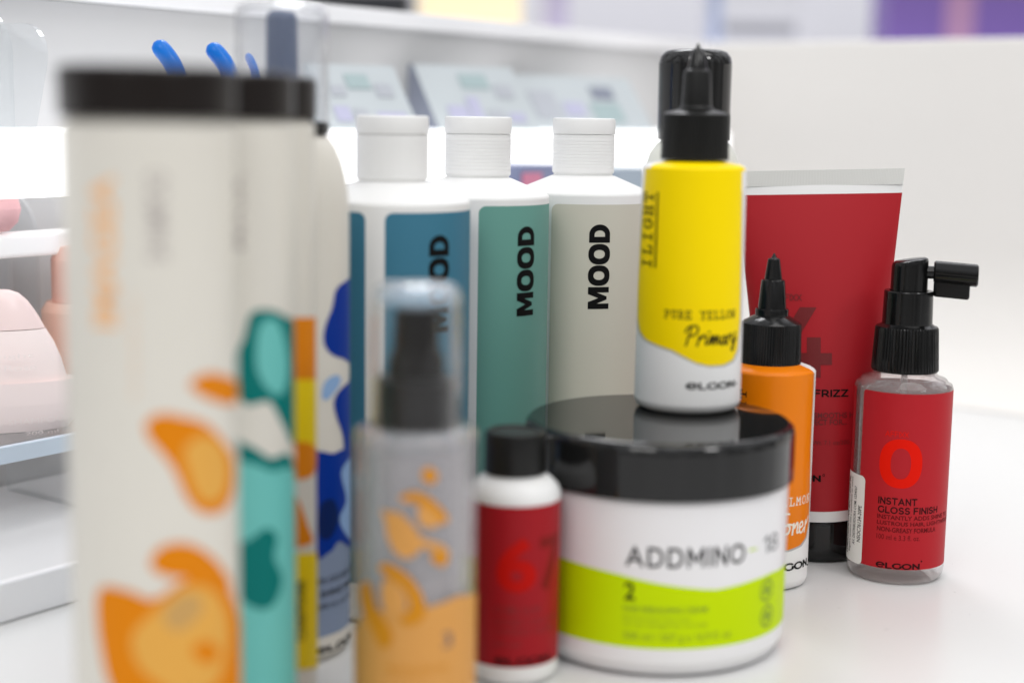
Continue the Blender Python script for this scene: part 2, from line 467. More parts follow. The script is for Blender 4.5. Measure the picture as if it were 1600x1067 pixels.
TONER = [[(.3, 1.45), (.2, .7), (.12, 0)], [(-.25, 1.3), (.1, 1.5), (.9, 1.5)], [(.75, .7), (.5, .5), (.55, .08), (.85, .1), (.98, .5), (.8, .75), (1.15, .7)],
         [(1.2, 0), (1.3, .75), (1.35, .45), (1.6, .8), (1.68, .6), (1.62, .1), (1.8, .1)], [(1.85, .4), (2.2, .5), (2.15, .8), (1.9, .65), (1.88, .15), (2.1, .02), (2.4, .3)],
         [(2.45, 0), (2.6, .8), (2.65, .55), (2.95, .85), (3.0, 1.0)]]
def script_word(lines, w=.11):
    return norm(*strokes([smooth_line(l) for l in lines], w))
def brand(s, xL, yT, xR, yB, m, lv=None):
    """wide brand word 'eLGON' with its small registered ring"""
    s.glyphs(sans('eLGON', .26, .10), xL, yT, xR - (xR - xL) * .05, yB, m, lv=lv)
    a = (xR - xL) * .02
    s.pxpoly([(xR - a + a * math.cos(k), yT + a + a * math.sin(k)) for k in (0, 1.57, 3.14, 4.71)], m)

# ================================================================ the setting
TABLE = mat('white table laminate', (.68, .68, .675), .30, bump=.02, bscale=300, var=.06)
WALLM = mat('painted partition', (.76, .74, .71), .55, bump=.08, bscale=260)
GREYP = mat('grey white display panel', (.54, .54, .545), .5)
LIPW = mat('white lip', (.84, .84, .86), .35)
o = box('table_top', -1.2, 1.6, -.35, 1.75, -.03, 0, TABLE, bev=.002); tag(o, kind='structure')

# display unit: runs away to the right from the left foreground
u = Vector((.585, .81, 0)).normalized(); nrm = Vector((-u.y, u.x, 0))   # nrm points to the back
A0 = Vector((-.1883, .565, 0))                                          # on its front edge
unit = bpy.data.objects.new('display_unit', None); C.objects.link(unit)
unit.location = A0; unit.rotation_euler = (0, 0, math.atan2(u.y, u.x))
tag(unit, 'white shop display unit with a lit shelf running away behind the bottles', 'display shelf')
UM = Matrix.Translation(A0) @ Matrix.Rotation(math.atan2(u.y, u.x), 4, 'Z')
def UL(px, py, off):   # local x along the unit, height, of the spot seen at (px,py) on the plane `off` behind the front edge
    inv = UM.inverted(); o_ = inv @ EYE; d = inv.to_3x3() @ ray(px, py); t = (off - o_.y) / d.y; P = o_ + d * t
    return P.x, P.z
DK = .012
DEPTH = .139
xe = UL(1085, 400, DEPTH)[0]
DECKM = mat('glossy white deck', (.80, .80, .81), .12)
box('deck', -.35, xe - .01, 0, DEPTH - .001, .0003, DK, DECKM, unit, bev=.0012)
box('front_lip', -.35, xe - .01, -.004, -.0005, .0003, DK + .004, LIPW, unit, bev=.001)
box('back_panel', -.35, xe, DEPTH, DEPTH + .012, .0003, H + .052, GREYP, unit)
box('top_ledge', -.35, xe + .02, DEPTH - .006, DEPTH + .03, H + .0525, H + .0625, LIPW, unit, bev=.001)
LIT = mat('lit shelf edge', (.9, .9, .9), .4, emit=(1, 1, 1), est=1.15)
SH0, SH1, SHF = H - .037, H - .0085, .062
box('lit_shelf', -.35, xe - .09, SHF, DEPTH - .001, SH0, SH1, LIT, unit, bev=.002)
# second acrylic rail below the lit shelf
ACR = clear('acrylic', (.97, .98, .985), 1.49, .05, haze=.05, hcol=(.92, .94, .96))
BLUEDGE = mat('pale blue acrylic edge', (.60, .68, .78), .2)
zr = UL(40, 385, .105)[1]
box('rail', -.35, .25, .105, .118, zr - .005, zr + .006, mat('lit rail', (.9, .9, .9), .3, emit=(1, 1, 1), est=.22), unit, bev=.002)
SZ = UL(50, 690, .060)[1]
box('lower_shelf', -.35, .10, .0635, .130, SZ - .0055, SZ, ACR, unit, bev=.0008)
box('shelf_edge', -.35, .10, .0600, .0633, SZ - .0075, SZ, BLUEDGE, unit, bev=.0006)
for x in (-.33, .090): box('bracket', x, x + .006, .066, .128, DK + .0002, SZ - .0058, ACR, unit)
def divider(x, z0, h, y0, y1, tilt=0.0):
    pts = []
    r = .02
    base = [(y0, 0), (y1, 0), (y1, h)]
    for k in range(9):
        a = math.radians(90 + 10 * k * 90 / 80); pts.append((y0 + r + r * math.cos(a), h - r + r * math.sin(a)))
    base += pts
    n = len(base); t = .0022
    vs = [(x - t / 2 + tilt * q[1], q[0], z0 + q[1]) for q in base] + [(x + t / 2 + tilt * q[1], q[0], z0 + q[1]) for q in base]
    fs = [tuple(range(n)), tuple(reversed(range(n, 2 * n)))] + [(i, n + i, n + (i + 1) % n, (i + 1) % n) for i in range(n)]
    return mesh_obj('divider', vs, fs, ACR, unit, smooth=False)
divider(UL(25, 200, SHF)[0], SH1 + .0003, .05, SHF + .002, DEPTH - .002)
divider(UL(58, 200, SHF)[0], SH1 + .0003, .045, SHF + .002, DEPTH - .002, .25)
divider(UL(75, 330, .11)[0], SZ + .0003, SH0 - SZ - .002, .119, DEPTH - .002)
divider(UL(30, 330, .11)[0], SZ + .0003, SH0 - SZ - .002, .119, DEPTH - .002)

# right-hand partition with a coved foot
P0 = UM @ Vector((xe + .001, DEPTH, 0)); P0.z = 0
P1, _ = at(1760, 500, 1.06); P1.z = 0
w = (P1 - P0).normalized(); wn = Vector((-w.y, w.x, 0))
L = (P1 - P0).length + .5
part_ = []
CR = .10
part_.append((-CR * 1.0, .0004))
for k in range(9):
    a = math.radians(90 * k / 8); part_.append((-CR + CR * math.sin(a), .0006 + CR - CR * math.cos(a)))
part_ += [(0, H + .058), (.001, H + .0605), (.004, H + .0615), (.022, H + .0615), (.024, H + .058), (.024, .0006)]
vs, fs = [], []
for X in (0, L):
    for a, z in part_: p = P0 + w * X + wn * a; vs.append((p.x, p.y, z))
n = len(part_)
for i in range(n): fs.append((i, (i + 1) % n, n + (i + 1) % n, n + i))
fs += [tuple(reversed(range(n))), tuple(range(n, 2 * n))]
o = auto(mesh_obj('partition_wall', vs, fs, WALLM), 40)
tag(o, 'low cream partition wall closing the back and right of the white table', 'partition wall')

# ---- far shop things beyond the partition (soft colour blocks in the photo)
far = box('far_counter', -1.8, 3.4, 2.72, 3.4, -.3, H + .130, mat('far counter', (.80, .80, .85), .5), bev=.01)
tag(far, 'long pale counter far behind the partition wall', 'counter')
fw = box('back_wall', -4, 5, 4.2, 4.3, -.6, 2.6, mat('far wall', (.84, .84, .88), .7)); tag(fw, kind='structure')
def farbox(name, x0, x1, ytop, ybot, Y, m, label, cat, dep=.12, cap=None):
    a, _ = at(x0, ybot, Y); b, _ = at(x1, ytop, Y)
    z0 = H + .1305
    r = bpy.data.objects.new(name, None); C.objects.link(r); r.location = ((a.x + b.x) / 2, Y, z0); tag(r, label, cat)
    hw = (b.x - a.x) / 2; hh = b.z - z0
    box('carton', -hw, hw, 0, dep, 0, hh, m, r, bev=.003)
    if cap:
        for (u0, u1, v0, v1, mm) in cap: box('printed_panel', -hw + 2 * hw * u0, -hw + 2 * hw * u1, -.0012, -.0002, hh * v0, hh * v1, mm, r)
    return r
farbox('dark_tray', 440, 640, -14, 40, 2.8, mat('dark tray', (.02, .022, .028), .4), 'dark blurred box at the top left above the lit display unit', 'box')
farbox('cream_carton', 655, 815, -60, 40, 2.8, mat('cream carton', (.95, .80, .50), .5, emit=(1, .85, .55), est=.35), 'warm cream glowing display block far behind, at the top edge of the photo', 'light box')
farbox('lilac_carton', 850, 890, -60, 60, 2.8, mat('lilac carton', (.55, .50, .66), .5), 'narrow lilac box far behind the lit shelf', 'box')
farbox('white_carton', 1108, 1255, -70, 60, 2.8, mat('white carton', (.72, .72, .76), .4), 'white box with blue and grey print above the black capped bottle', 'box',
       cap=[(.0, .12, .0, 1, mat('steel blue print', (.35, .42, .62), .4)), (.15, .95, .12, .26, mat('grey print', (.33, .33, .36), .4))])
farbox('purple_carton', 1385, 1700, -110, 30, 2.8, mat('purple carton', (.20, .12, .40), .4), 'purple box with a brown picture at the top right of the photo', 'box',
       cap=[(.06, .75, .48, 1.0, mat('brown print', (.30, .20, .12), .5)), (.30, .45, .05, .9, mat('mauve print', (.45, .25, .42), .5))])

# ---- tester palettes standing on the lit shelf
PALM = mat('palette shell', (.46, .50, .52), .4)
def palette(x0, x1, ytop, dark, label, cols):
    X0, _ = UL(x0, 180, SHF + .02); X1, _ = UL(x1, 180, SHF + .02); _, zt = UL((x0 + x1) / 2, ytop, SHF + .045)
    r = bpy.data.objects.new('tester_palette', None); C.objects.link(r)
    p = UM @ Vector(((X0 + X1) / 2, SHF + .022, SH1 + .0003)); r.location = p
    r.rotation_euler = (0, 0, math.atan2(u.y, u.x) - .35); tag(r, label, 'palette', 'tester palettes on the lit shelf')
    hw = (X1 - X0) / 2 * .82; hh = zt - SH1; dp = .032
    vs = [(-hw, 0, 0), (hw, 0, 0), (hw, dp + .006, 0), (-hw, dp + .006, 0), (-hw, dp, hh), (hw, dp, hh), (hw, dp + .006, hh), (-hw, dp + .006, hh)]
    fs = [(0, 1, 2, 3)[::-1], (0, 1, 5, 4), (1, 2, 6, 5), (2, 3, 7, 6), (3, 0, 4, 7), (4, 5, 6, 7)]
    mesh_obj('stand', vs, fs, [PALM, dark], r, smooth=False, midx=[0, 0, 1, 0, 1, 0])
    nn = Vector((0, -hh, dp)).normalized() * .0006
    for k, (a0, a1, b0, b1, cm) in enumerate(cols):
        q = [Vector((-hw + 2 * hw * a, dp * b, hh * b)) + nn for a, b in ((a0, b0), (a1, b0), (a1, b1), (a0, b1))]
        mesh_obj('colour_pan', [*q, *[v - nn * .6 for v in q]], [(0, 1, 2, 3), (7, 6, 5, 4), (0, 4, 5, 1), (1, 5, 6, 2), (2, 6, 7, 3), (3, 7, 4, 0)], cm, r, smooth=False)
lil = mat('lilac pan', (.42, .42, .56), .4); tea = mat('grey green pan', (.32, .41, .42), .4); gry = mat('slate pan', (.20, .22, .28), .4); sil = mat('silver pan', (.40, .42, .46), .3)
palette(532, 655, 104, PALM, 'pale tester palette on the lit shelf right of the clear capped bottle', [(.08, .26, .12, .34, lil), (.3, .46, .10, .3, sil), (.35, .62, .62, .84, tea), (.66, .86, .5, .7, sil), (.12, .3, .5, .66, sil), (.56, .9, .12, .26, lil)])
palette(700, 835, 106, gry, 'tester palette with a dark side and lilac pans, middle of the three', [(.16, .36, .1, .36, lil), (.38, .5, .1, .5, lil), (.4, .68, .64, .86, tea), (.72, .9, .5, .7, sil), (.55, .72, .14, .3, sil), (.76, .92, .12, .26, lil)])
palette(850, 1010, 122, sil, 'flat grey green tester palette nearest the black capped bottle', [(.1, .3, .2, .7, sil), (.34, .5, .25, .5, lil), (.56, .8, .15, .5, tea), (.62, .8, .58, .8, gry)])
# things on the deck under the lit shelf, seen between the caps
def smallbox(x0, x1, yt, off, m, label, dep=.03, m2=None):
    X0, _ = UL(x0, 270, off); X1, _ = UL(x1, 270, off); _, zt = UL((x0 + x1) / 2, yt, off)
    r = bpy.data.objects.new('product_box', None); C.objects.link(r)
    r.location = UM @ Vector(((X0 + X1) / 2, off, DK + .0002)); r.rotation_euler = unit.rotation_euler
    tag(r, label, 'box', 'boxes on the deck of the display unit')
    hw = (X1 - X0) / 2; hh = zt - DK
    box('carton', -hw, hw, 0, dep, 0, hh, m, r, bev=.001)
    if m2: box('printed_panel', -hw * .9, hw * .1, -.0008, -.0001, hh * .60, hh * .97, m2, r)
smallbox(812, 872, 258, .03, mat('navy box', (.22, .25, .40), .4), 'dark blue and pink box seen between the second and third white caps', m2=mat('pink print', (.62, .22, .34), .4))
smallbox(965, 1010, 262, .03, mat('blue grey box', (.35, .42, .50), .4), 'blue grey box left of the yellow bottle shoulder')

# ---- pink flask and coral bottle on the lower shelf
def free_thing(name, label, cat, px, py, Y, z, group=None):
    return Thing(name, label, cat, px, py, Y, z, group)
PINK = mat('pale pink plastic', (.93, .80, .78), .35)
shz = SZ + .0002
P, _ = at(5, 690, .672)
T = free_thing('pink_flask', 'pale pink rounded flask at the left edge on a clear shelf', 'bottle', 0, 600, .672, shz)
zt = T.z(452, 20)
prof = [(.0001, 0), (.029, 0), (.0325, .004), (.0335, .012), (.0330, .022), (T.r(104, 600), T.z(600)), (T.r(93, 560), T.z(560)), (T.r(83, 535), T.z(535)), (T.r(71, 514), T.z(514))]
zl = T.z(514)
b_ = lathe('body', prof, PINK, T.root, sxy=(1, .45))
lathe('cap', T.prof([(513, 70), (500, 64), (486, 56), (470, 45), (458, 32), (453, 18), (452, .1)]), mat('pale pink cap', (.90, .72, .70), .3), T.root, sxy=(1, .45))
T.R = lambda z: .0375
# lettering on the flat front
pk = mat('pale print', (.93, .83, .81), .5)
def flat_text(body, par, x0, x1, z0, z1, yf, m, bold=.0):
    g = text_mesh(body, bold)
    return [(x0 + (x1 - x0) * a, yf(x0 + (x1 - x0) * a, z0 + (z1 - z0) * b), z0 + (z1 - z0) * b) for a, b, _ in g[0]], g[1]
def flask_y(x, z):
    R = .032
    return -R * .45 * math.sqrt(max(.02, 1 - (x / R) ** 2)) - .0006
vs, fs = [], []
for body, x0, x1, ya, yb in (('bright', -.006, .0145, 555, 546), ('Rose', .002, .0155, 572, 563), ('SHAMPOO', .003, .027, 655, 646), ('200 ml', .010, .024, 672, 667)):
    v, f = flat_text(body, None, x0, x1, T.z(ya), T.z(yb), flask_y, pk); b0 = len(vs); vs += v; fs += [tuple(b0 + i for i in q) for q in f]
mesh_obj('label', vs, fs, pk, T.root)
T = free_thing('coral_bottle', 'coral orange bottle half hidden between pink flask and big jar', 'bottle', 128, 500, .722, shz)
CORAL = mat('coral plastic', (.92, .58, .46), .4)
z5 = T.z(470)
lathe('body', [(.0001, 0), (.017, 0), (.0185, .003), (.0185, z5 - .004), (.016, z5)], CORAL, T.root)
lathe('cap', [(.0135, z5 + .0002), (.0135, z5 + .02), (.011, z5 + .026), (.0001, z5 + .0275)], mat('coral cap', (.90, .50, .40), .35), T.root)
spx, _ = UL(-8, 345, .1115)
spg = lathe('sponge', [(.0001, 0), (.006, .001), (.010, .005), (.0115, .011), (.010, .017), (.006, .021), (.0001, .022)], mat('rose sponge', (.80, .48, .50), .8, bump=.6, bscale=500), None, ang=80)
spg.location = UM @ Vector((spx, .1115, zr + .0062)); tag(spg, 'round rose pink sponge at the left edge, under the lit shelf', 'sponge')

# ---- blue bent handles in a tumbler on the deck, behind the tall jars
T = free_thing('tumbler', 'white tumbler hidden behind the tall black lidded jars', 'cup', 300, 300, .70, DK + .0003)
TB = T
lathe('wall', [(.0001, 0), (.020, 0), (.0225, .11), (.0210, .11), (.0187, .002), (.0001, .002)], WHITE, T.root)
def tube_mesh(name, pts, rad, m, parent, seg=16):
    cu = bpy.data.curves.new(name, 'CURVE'); cu.dimensions = '3D'; cu.bevel_depth = rad; cu.bevel_resolution = 5; cu.use_fill_caps = True
    sp = cu.splines.new('POLY'); pp = smooth_line_3(pts); sp.points.add(len(pp) - 1)
    for i, p in enumerate(pp): sp.points[i].co = (*p, 1); sp.points[i].radius = (math.sqrt(max(.08, 1 - max(0, (i - (len(pp) - 4)) / 3.2) ** 2)))
    o = bpy.data.objects.new(name, cu); C.objects.link(o); bpy.context.view_layer.update()
    me = bpy.data.meshes.new_from_object(o.evaluated_get(bpy.context.evaluated_depsgraph_get()))
    bpy.data.objects.remove(o); bpy.data.curves.remove(cu)
    me.materials.clear(); me.materials.append(m); me.polygons.foreach_set('use_smooth', [True] * len(me.polygons))
    o = bpy.data.objects.new(name, me); C.objects.link(o); o.parent = parent
    return o
def smooth_line_3(pts, n=8):
    out = []; Lp = len(pts)
    for i in range(Lp - 1):
        p0, p1, p2, p3 = Vector(pts[max(i - 1, 0)]), Vector(pts[i]), Vector(pts[i + 1]), Vector(pts[min(i + 2, Lp - 1)])
        for j in range(n):
            t = j / n; out.append(.5 * ((2 * p1) + (p2 - p0) * t + (2 * p0 - 5 * p1 + 4 * p2 - p3) * t * t + (3 * p1 - p0 - 3 * p2 + p3) * t ** 3))
    return out + [Vector(pts[-1])]
BLUEP = mat('bright blue plastic', (.004, .16, .62), .3, spec=.3)
for k, (tx, ty, mx, my, lab) in enumerate(((243, 66, 277, 120, 'bent bright blue handle tip, the left one above the first black lid'),
                                           (327, 70, 360, 125, 'bent bright blue handle tip, the right one above the black lids'),
                                           (386, 84, 400, 130, 'blue handle tip seen faintly through the clear cap'))):
    Y = (.69, .70, .71)[k]
    tip, _ = at(tx, ty, Y); mid, _ = at(mx, my, Y)
    foot = Vector((TB.X + (-.006, .000, .007)[k], .70 + (.004, -.006, .004)[k], DK + .0055))
    hi = Vector((TB.X + (-.010, .002, .013)[k], .70 + (.004, -.006, .004)[k], DK + .13))
    r = bpy.data.objects.new('blue_handle', None); C.objects.link(r); r.location = foot; tag(r, lab, 'handle', 'blue bent handles in the tumbler')
    tube_mesh('rod', [p - foot for p in (foot, hi, (hi + mid) / 2 + Vector((.004, 0, .0)), mid, tip)], (.0041 if k < 2 else .002), BLUEP, r)

# ================================================================ MOOD bottles
TEALS = {}
B3 = dict(px=912, py=230, Y=.685)
class MoodDims: pass
def mood(px, py, Y, turn, lab, label, up=0.0):
    T = Thing('shampoo_bottle', label, 'bottle', px, py, Y, group='tall white bottles with flip caps', turn=math.radians(turn))
    R = .0299
    T.R = lambda z: R
    D = MOODP
    zs = D['zs']; zn = D['zn']; zc = D['zc']
    pr = [(.0001, .0015), (R - .006, .0015), (R - .0045, 0), (R - .003, 0), (R, .003), (R, zs - .0012), (R - .0004, zs - .0003), (R - .0014, zs + .0003), (.0142, zn - .0008), (.0130, zn - .0004), (.0130, zn + .001)]
    lathe('body', pr, BWHITE, T.root, seg=144, ang=50)
    zg = zn + (zc - zn) * .71
    c = [(.0118, zn + .0004), (.0134, zn + .0004), (.0137, zn + .001)]
    k = 10
    for i in range(k):       # fine turned grooves on the closure
        z0 = zn + .0015 + (zg - zn - .003) * i / k; dz = (zg - zn - .003) / k
        c += [(.0137, z0), (.0137, z0 + dz * .72), (.01358, z0 + dz * .8), (.01358, z0 + dz * .95)]
    c += [(.0137, zg - .0003), (.0134, zg - .0001), (.0134, zg)]
    cp = lathe('cap', c, WHITE, T.root, ang=30)
    lathe('flip_lid', [(.0134, zg + .0001), (.0138, zg + .0002), (.0139, zg + .0006), (.0139, zc - .0008), (.0136, zc - .0002), (.0128, zc), (.0001, zc)], WHITE, cp, ang=30)
    # label: wraps nearly all the way round
    t0 = math.radians(-26)
    T.rect(t0, t0 + math.radians(346), .016, D['zl'] + up, lab, lv=0, cr=.003)
    # the vertical word
    g = heavy_word()
    tA, tB = D['word'][0], D['word'][1]; z0, z1 = D['word'][2] + up, D['word'][3] + up
    T._add([(tB + (tA - tB) * v, z0 + (z1 - z0) * q) for q, v, _ in g[0]], g[1], INK, 5e-5 + 6e-5, .06)
    T.finish()
    return T
D_ = Thing('probe', None, None, 912, 230, .685)
D_.R = lambda z: .0302
MOODP = dict(zs=D_.z(297), zn=D_.z(272), zc=D_.z(185), zl=D_.hit(912, 320)[1])
hA = D_.hit(919, 416); hB = D_.hit(953, 416)
MOODP['word'] = (hA[0], hB[0], D_.hit(936, 483)[1], D_.hit(936, 351)[1])
bpy.data.objects.remove(D_.root)
GREYL = mat('warm grey label', (.58, .56, .475), .5, bump=.05, bscale=700)
GREENL = mat('sea green label', (.13, .33, .28), .5, bump=.05, bscale=700)
BLUEL = mat('petrol blue label', (.035, .175, .27), .5, bump=.05, bscale=700)
mood(613, 230, .590, 21, BLUEL, 'white flip cap bottle with petrol blue label, behind the clear pump bottle', .0012)
mood(747, 230, .642, 27, GREENL, 'white flip cap bottle with sea green label, in the middle of its row', .0012)
mood(912, 230, .685, 0, GREYL, 'white flip cap bottle with warm grey label, left of the yellow bottle')

# ================================================================ black capped pump bottle behind the yellow one
T = Thing('spray_bottle', 'pale bottle with a tall glossy black cap, standing behind the yellow bottle', 'bottle', 1085, 150, .725)
rb = T.r(76, 300)
T.R = lambda z: rb
b = T.prof([(300, 76), (262, 74), (240, 67), (224, 56)])
lathe('body', [(.0001, 0), (rb - .003, 0), (rb, .003)] + b + [(T.r(50, 224), T.z(222)), (T.r(50, 224), T.z(218))], mat('pale translucent bottle', (.70, .71, .64), .25), T.root, ang=50)
c = T.prof([(219, 54), (219, 56), (100, 57), (90, 55), (82, 49), (78.5, 40), (78, .1)])
cp = lathe('cap', c, BLACKG, T.root, seg=160, ang=40)

# ================================================================ cream jar
T = Thing('cream_jar', 'wide white jar with black lid and lime green band, the yellow bottle stands on it', 'jar', 1030, 660, .555)
JT = T
zl = T.z(652); zlb = T.z(729); RL = T.r(210, 661); RB = RL * .965
JARZ = zl
T.R = lambda z: RB
JW = mat('jar white', (.80, .79, .80), .30, bump=.02, bscale=500)
lathe('body', [(.0001, .002), (RB - .012, .002), (RB - .010, 0), (RB - .006, 0), (RB - .0025, .0015), (RB, .006), (RB, zlb - .003), (RB - .001, zlb - .001), (RB - .004, zlb + .002)], JW, T.root, seg=180, ang=50)
lid = lathe('lid', [(RL - .002, zlb - .0015), (RL, zlb - .001), (RL, zl - .0035), (RL - .0006, zl - .0012), (RL - .0022, zl), (.0001, zl)], BLACKG, T.root, seg=200, ang=60)
LIME = mat('lime green print', (.54, .72, .001), .45, spec=.08)
D1 = mat('jar dark print', (.012, .011, .012), .5, spec=.1); D2 = mat('jar mid print', (.10, .105, .11), .5); D3 = mat('olive print', (.20, .31, .01), .5)
zlow = T.hit(1030, 1014)[1]
top = [T.hit(*p) for p in ((872, 869), (905, 880), (940, 890), (969, 897), (1012, 908), (1055, 915.5), (1100, 920), (1120, 920.5), (1150, 914), (1176, 906), (1205, 894), (1226, 881))]
tl, tr = top[0][0], top[-1][0]
T.poly([[(tl - 1.0, zlow), (tr + 1.0, zlow), (tr + 1.0, top[-1][1])] + top[::-1] + [(tl - 1.0, top[0][1])]], LIME, lv=0)
T.lv = 1
T.glyphs(sans('ADDMINO', .19, .24), 977, 851, 1163, 884, D1, lv=1)
T.text('-', 1170, 858, 1182, 861, LIME, bold=.02, lv=1)
T.glyphs(sans('18', .12, .14), 1192, 838, 1214, 866, D2, lv=1)
T.text('2', 975, 908, 992, 936, INK, bold=.02, lv=2)
T.text('HAIR REBUILDING CREAM', 974, 944, 1105, 953, D3, bold=.01, lv=2)
T.text('Reconstructing creamy mask', 974, 960, 1078, 966, D3, lv=2)
T.text('for very damaged hair and scalp', 974, 969, 1105, 976, D3, lv=2)
T.text('500 ml / 507 g e 16.9 fl. oz.', 974, 985, 1143, 1000, D3, lv=2)
for cy in (921, 961):
    tc_, zc_ = T.hit(1198, cy); a = .0042
    T.poly([[(tc_ + a / RB * math.cos(k * .3142), zc_ + a * math.sin(k * .3142)) for k in range(20)], [(tc_ + a * .78 / RB * math.cos(k * .3142), zc_ + a * .78 * math.sin(k * .3142)) for k in range(20)]], D3, lv=2)
    T.poly([[(tc_ + a * .5 / RB * math.cos(k * 1.2566 + .5), zc_ + a * .5 * math.sin(k * 1.2566 + .5)) for k in range(5)]], D3, lv=2)
T.finish()

# ================================================================ applicator bottles (yellow and orange)
def paint_shoulder(o, T, m, z0, th0, th1):
    o.data.materials.append(m)
    for p in o.data.polygons:
        c = p.center
        if c.z > z0 and th0 < math.atan2(c.x, -c.y) < th1 and math.hypot(c.x, c.y) > .004: p.material_index = 1
def nozzle_cap(T, cx, m, ym, ribs=64):
    """ym: dict of picture heights and half widths"""
    a = T.prof(ym['ring']); z0, z1 = a[0][1], a[-1][1]
    cp = lathe('cap', [(a[0][0] - .002, z0)] + a, m, T.root, ribs=ribs, ribz=(a[2][1], a[3][1]), amp=.00035, ang=25)
    nz = lathe('nozzle', T.prof(ym['cone']), m, cp, ribs=26, ribz=(T.z(ym['flute'][1]), T.z(ym['flute'][0])), amp=.00022, ang=28)
    lathe('tip', T.prof(ym['tip']), BLACKS, nz, ang=28)
YEL = mat('yellow print', (.95, .70, .0005), .36, spec=.10); OUTL = mat('grey outline', (.42, .41, .40), .4)
YY = .583 * (JARZ - H) / (at(1073, 635, .583)[0].z - H)
T = Thing('applicator_bottle', 'yellow and white nozzle bottle standing on the black lid of the jar', 'bottle', 1073, 635, YY, JARZ + .0002, group='nozzle applicator bottles')
r0 = T.r(82.5, 620); r1 = T.r(81, 262)
z255, z0_ = T.z(259, 1081), 0
T.px = 1079
zz = lambda py: T.z(py)
T.R = lambda z: r0 + (r1 - r0) * min(1, max(0, z / z255))
bdy = lathe('body', [(.0001, .0012), (r0 - .006, .0012), (r0 - .0045, 0), (r0 - .003, .0001), (r0 - .0008, .0012), (r0, .0035), (r1, z255 - .001), (r1 - .0006, z255 - .0002), (r1 - .002, z255 + .0006), (T.r(50, 250), z255 + .0016), (T.r(46, 250), z255 + .0018)], BWHITE, T.root, seg=144, ang=50)
paint_shoulder(bdy, T, YEL, z255 - .0017, -1.02, 1.35)
T.px = 1081
nozzle_cap(T, 0, BLACKM, dict(ring=[(250, 52), (248, 53), (246, 53), (180, 52), (178.5, 51), (176, 46), (172, 30), (172, .1)],
           cone=[(173, 27), (169, 27), (166, 24), (114, 21), (111, 20), (109, 17), (109, .1)], tip=[(110, 16), (106, 15), (83, 10), (80, 8), (78, 5), (69, 1.5), (67, .1)], flute=(120, 160)))
lab = [(1009, 257), (1006, 300), (1001, 380), (997, 450), (996.5, 495), (1000, 517), (1009, 530), (1030, 540), (1050, 547), (1068, 557), (1088, 567), (1108, 571.5), (1130, 570), (1145, 562), (1152, 545), (1156, 500), (1158, 400), (1159, 300), (1160, 257)]
th_ = [T.hit(*p) for p in lab]
for i in (0, len(th_) - 1): th_[i] = (th_[i][0], z255 - .0010)
T.poly([[(a * 1.02, b if 0 < i < len(th_) - 1 else b) for i, (a, b) in enumerate([T.hit(p[0] + (-1.2 if p[0] < 1079 else 1.0), p[1] + (3 if p[1] > 480 else 0)) for p in lab])][1:-1]], OUTL, lv=0)
T.poly([th_], YEL, lv=1)
T.glyphs(slab('ILIGHT', .20), 1005.5, 300, 1020.5, 417, mat('olive ink', (.03, .022, .002), .5, spec=.1), vert=True, lv=2)
T.glyphs(([(0, 0), (1, 0), (1, 1), (0, 1)], [(0, 1, 2, 3)]), 1024.5, 300, 1027.5, 419, MATS['olive ink'], vert=True, lv=2)
T.glyphs(slab('PURE YELLOW', .21), 1038, 483, 1148, 497, INK, lv=2)
T.glyphs(script_word(PRIM, .15), 1068, 507, 1150, 551, INK, lv=2)
T.lv = 2; brand(T, 1071, 597, 1151, 609, INK, lv=2)
T.finish()

ORG = mat('orange print', (.80, .205, .001), .32, spec=.25)
T = Thing('applicator_bottle', 'orange and white nozzle bottle on the table, between the jar and the red tube', 'bottle', 1203, 570, .628, 0, group='nozzle applicator bottles')
r0 = T.r(70.5, 700)
T.R = lambda z: r0
zt = T.z(573)
bdy = lathe('body', [(.0001, .0012), (r0 - .006, .0012), (r0 - .0045, 0), (r0 - .003, .0001), (r0 - .0008, .0012), (r0, .0035), (r0, zt - .001), (r0 - .0006, zt - .0002), (r0 - .002, zt + .0006), (T.r(48, 565), zt + .002), (T.r(44, 565), zt + .0022)], BWHITE, T.root, seg=144, ang=50)
paint_shoulder(bdy, T, ORG, zt - .0017, -1.35, 1.25)
nozzle_cap(T, 0, BLACKS, dict(ring=[(568, 46), (566, 47.5), (559, 47.5), (506, 46.5), (504, 46), (501, 43), (494, 30), (492, 26), (492, .1)],
           cone=[(494, 25.5), (484, 26), (481.5, 25), (481, 22), (439, 18.5), (437, 17.5), (435.5, 14), (435.5, .1)], tip=[(436.5, 14), (434, 13.5), (405, 9.5), (403.5, 8), (402.5, 4.5), (396, 1.2), (395, .1)], flute=(443, 478)), ribs=72)
lab = [(1271, 600), (1268.5, 650), (1266, 700), (1264.5, 780), (1263, 815), (1259, 838), (1250, 851), (1231, 859), (1215, 861), (1190, 858), (1160, 840)]
th_ = [T.hit(*p) for p in lab]; tL = -1.35
pts = [(th_[0][0], zt - .0010)] + th_ + [(tL, th_[-1][1]), (tL, zt - .0010)]
T.poly([[(a + (.05 if a > 0 else -.05), b - (.0007 if b < .05 else 0)) for a, b in pts]], OUTL, lv=0)
T.poly([pts], ORG, lv=1)
CREAMI = mat('cream ink', (.85, .80, .70), .5)
T.glyphs(slab('SALMON', .15), 1208, 778, 1263, 792, CREAMI, lv=2)
T.glyphs(script_word(TONER, .14), 1205, 802, 1261, 838, CREAMI, lv=2)
T.glyphs(slab('ILIGHT', .17), 1155, 608, 1165, 715, INK, vert=True, lv=2)
T.lv = 2; brand(T, 1190, 880, 1263, 893, INK, lv=2)
T.finish()

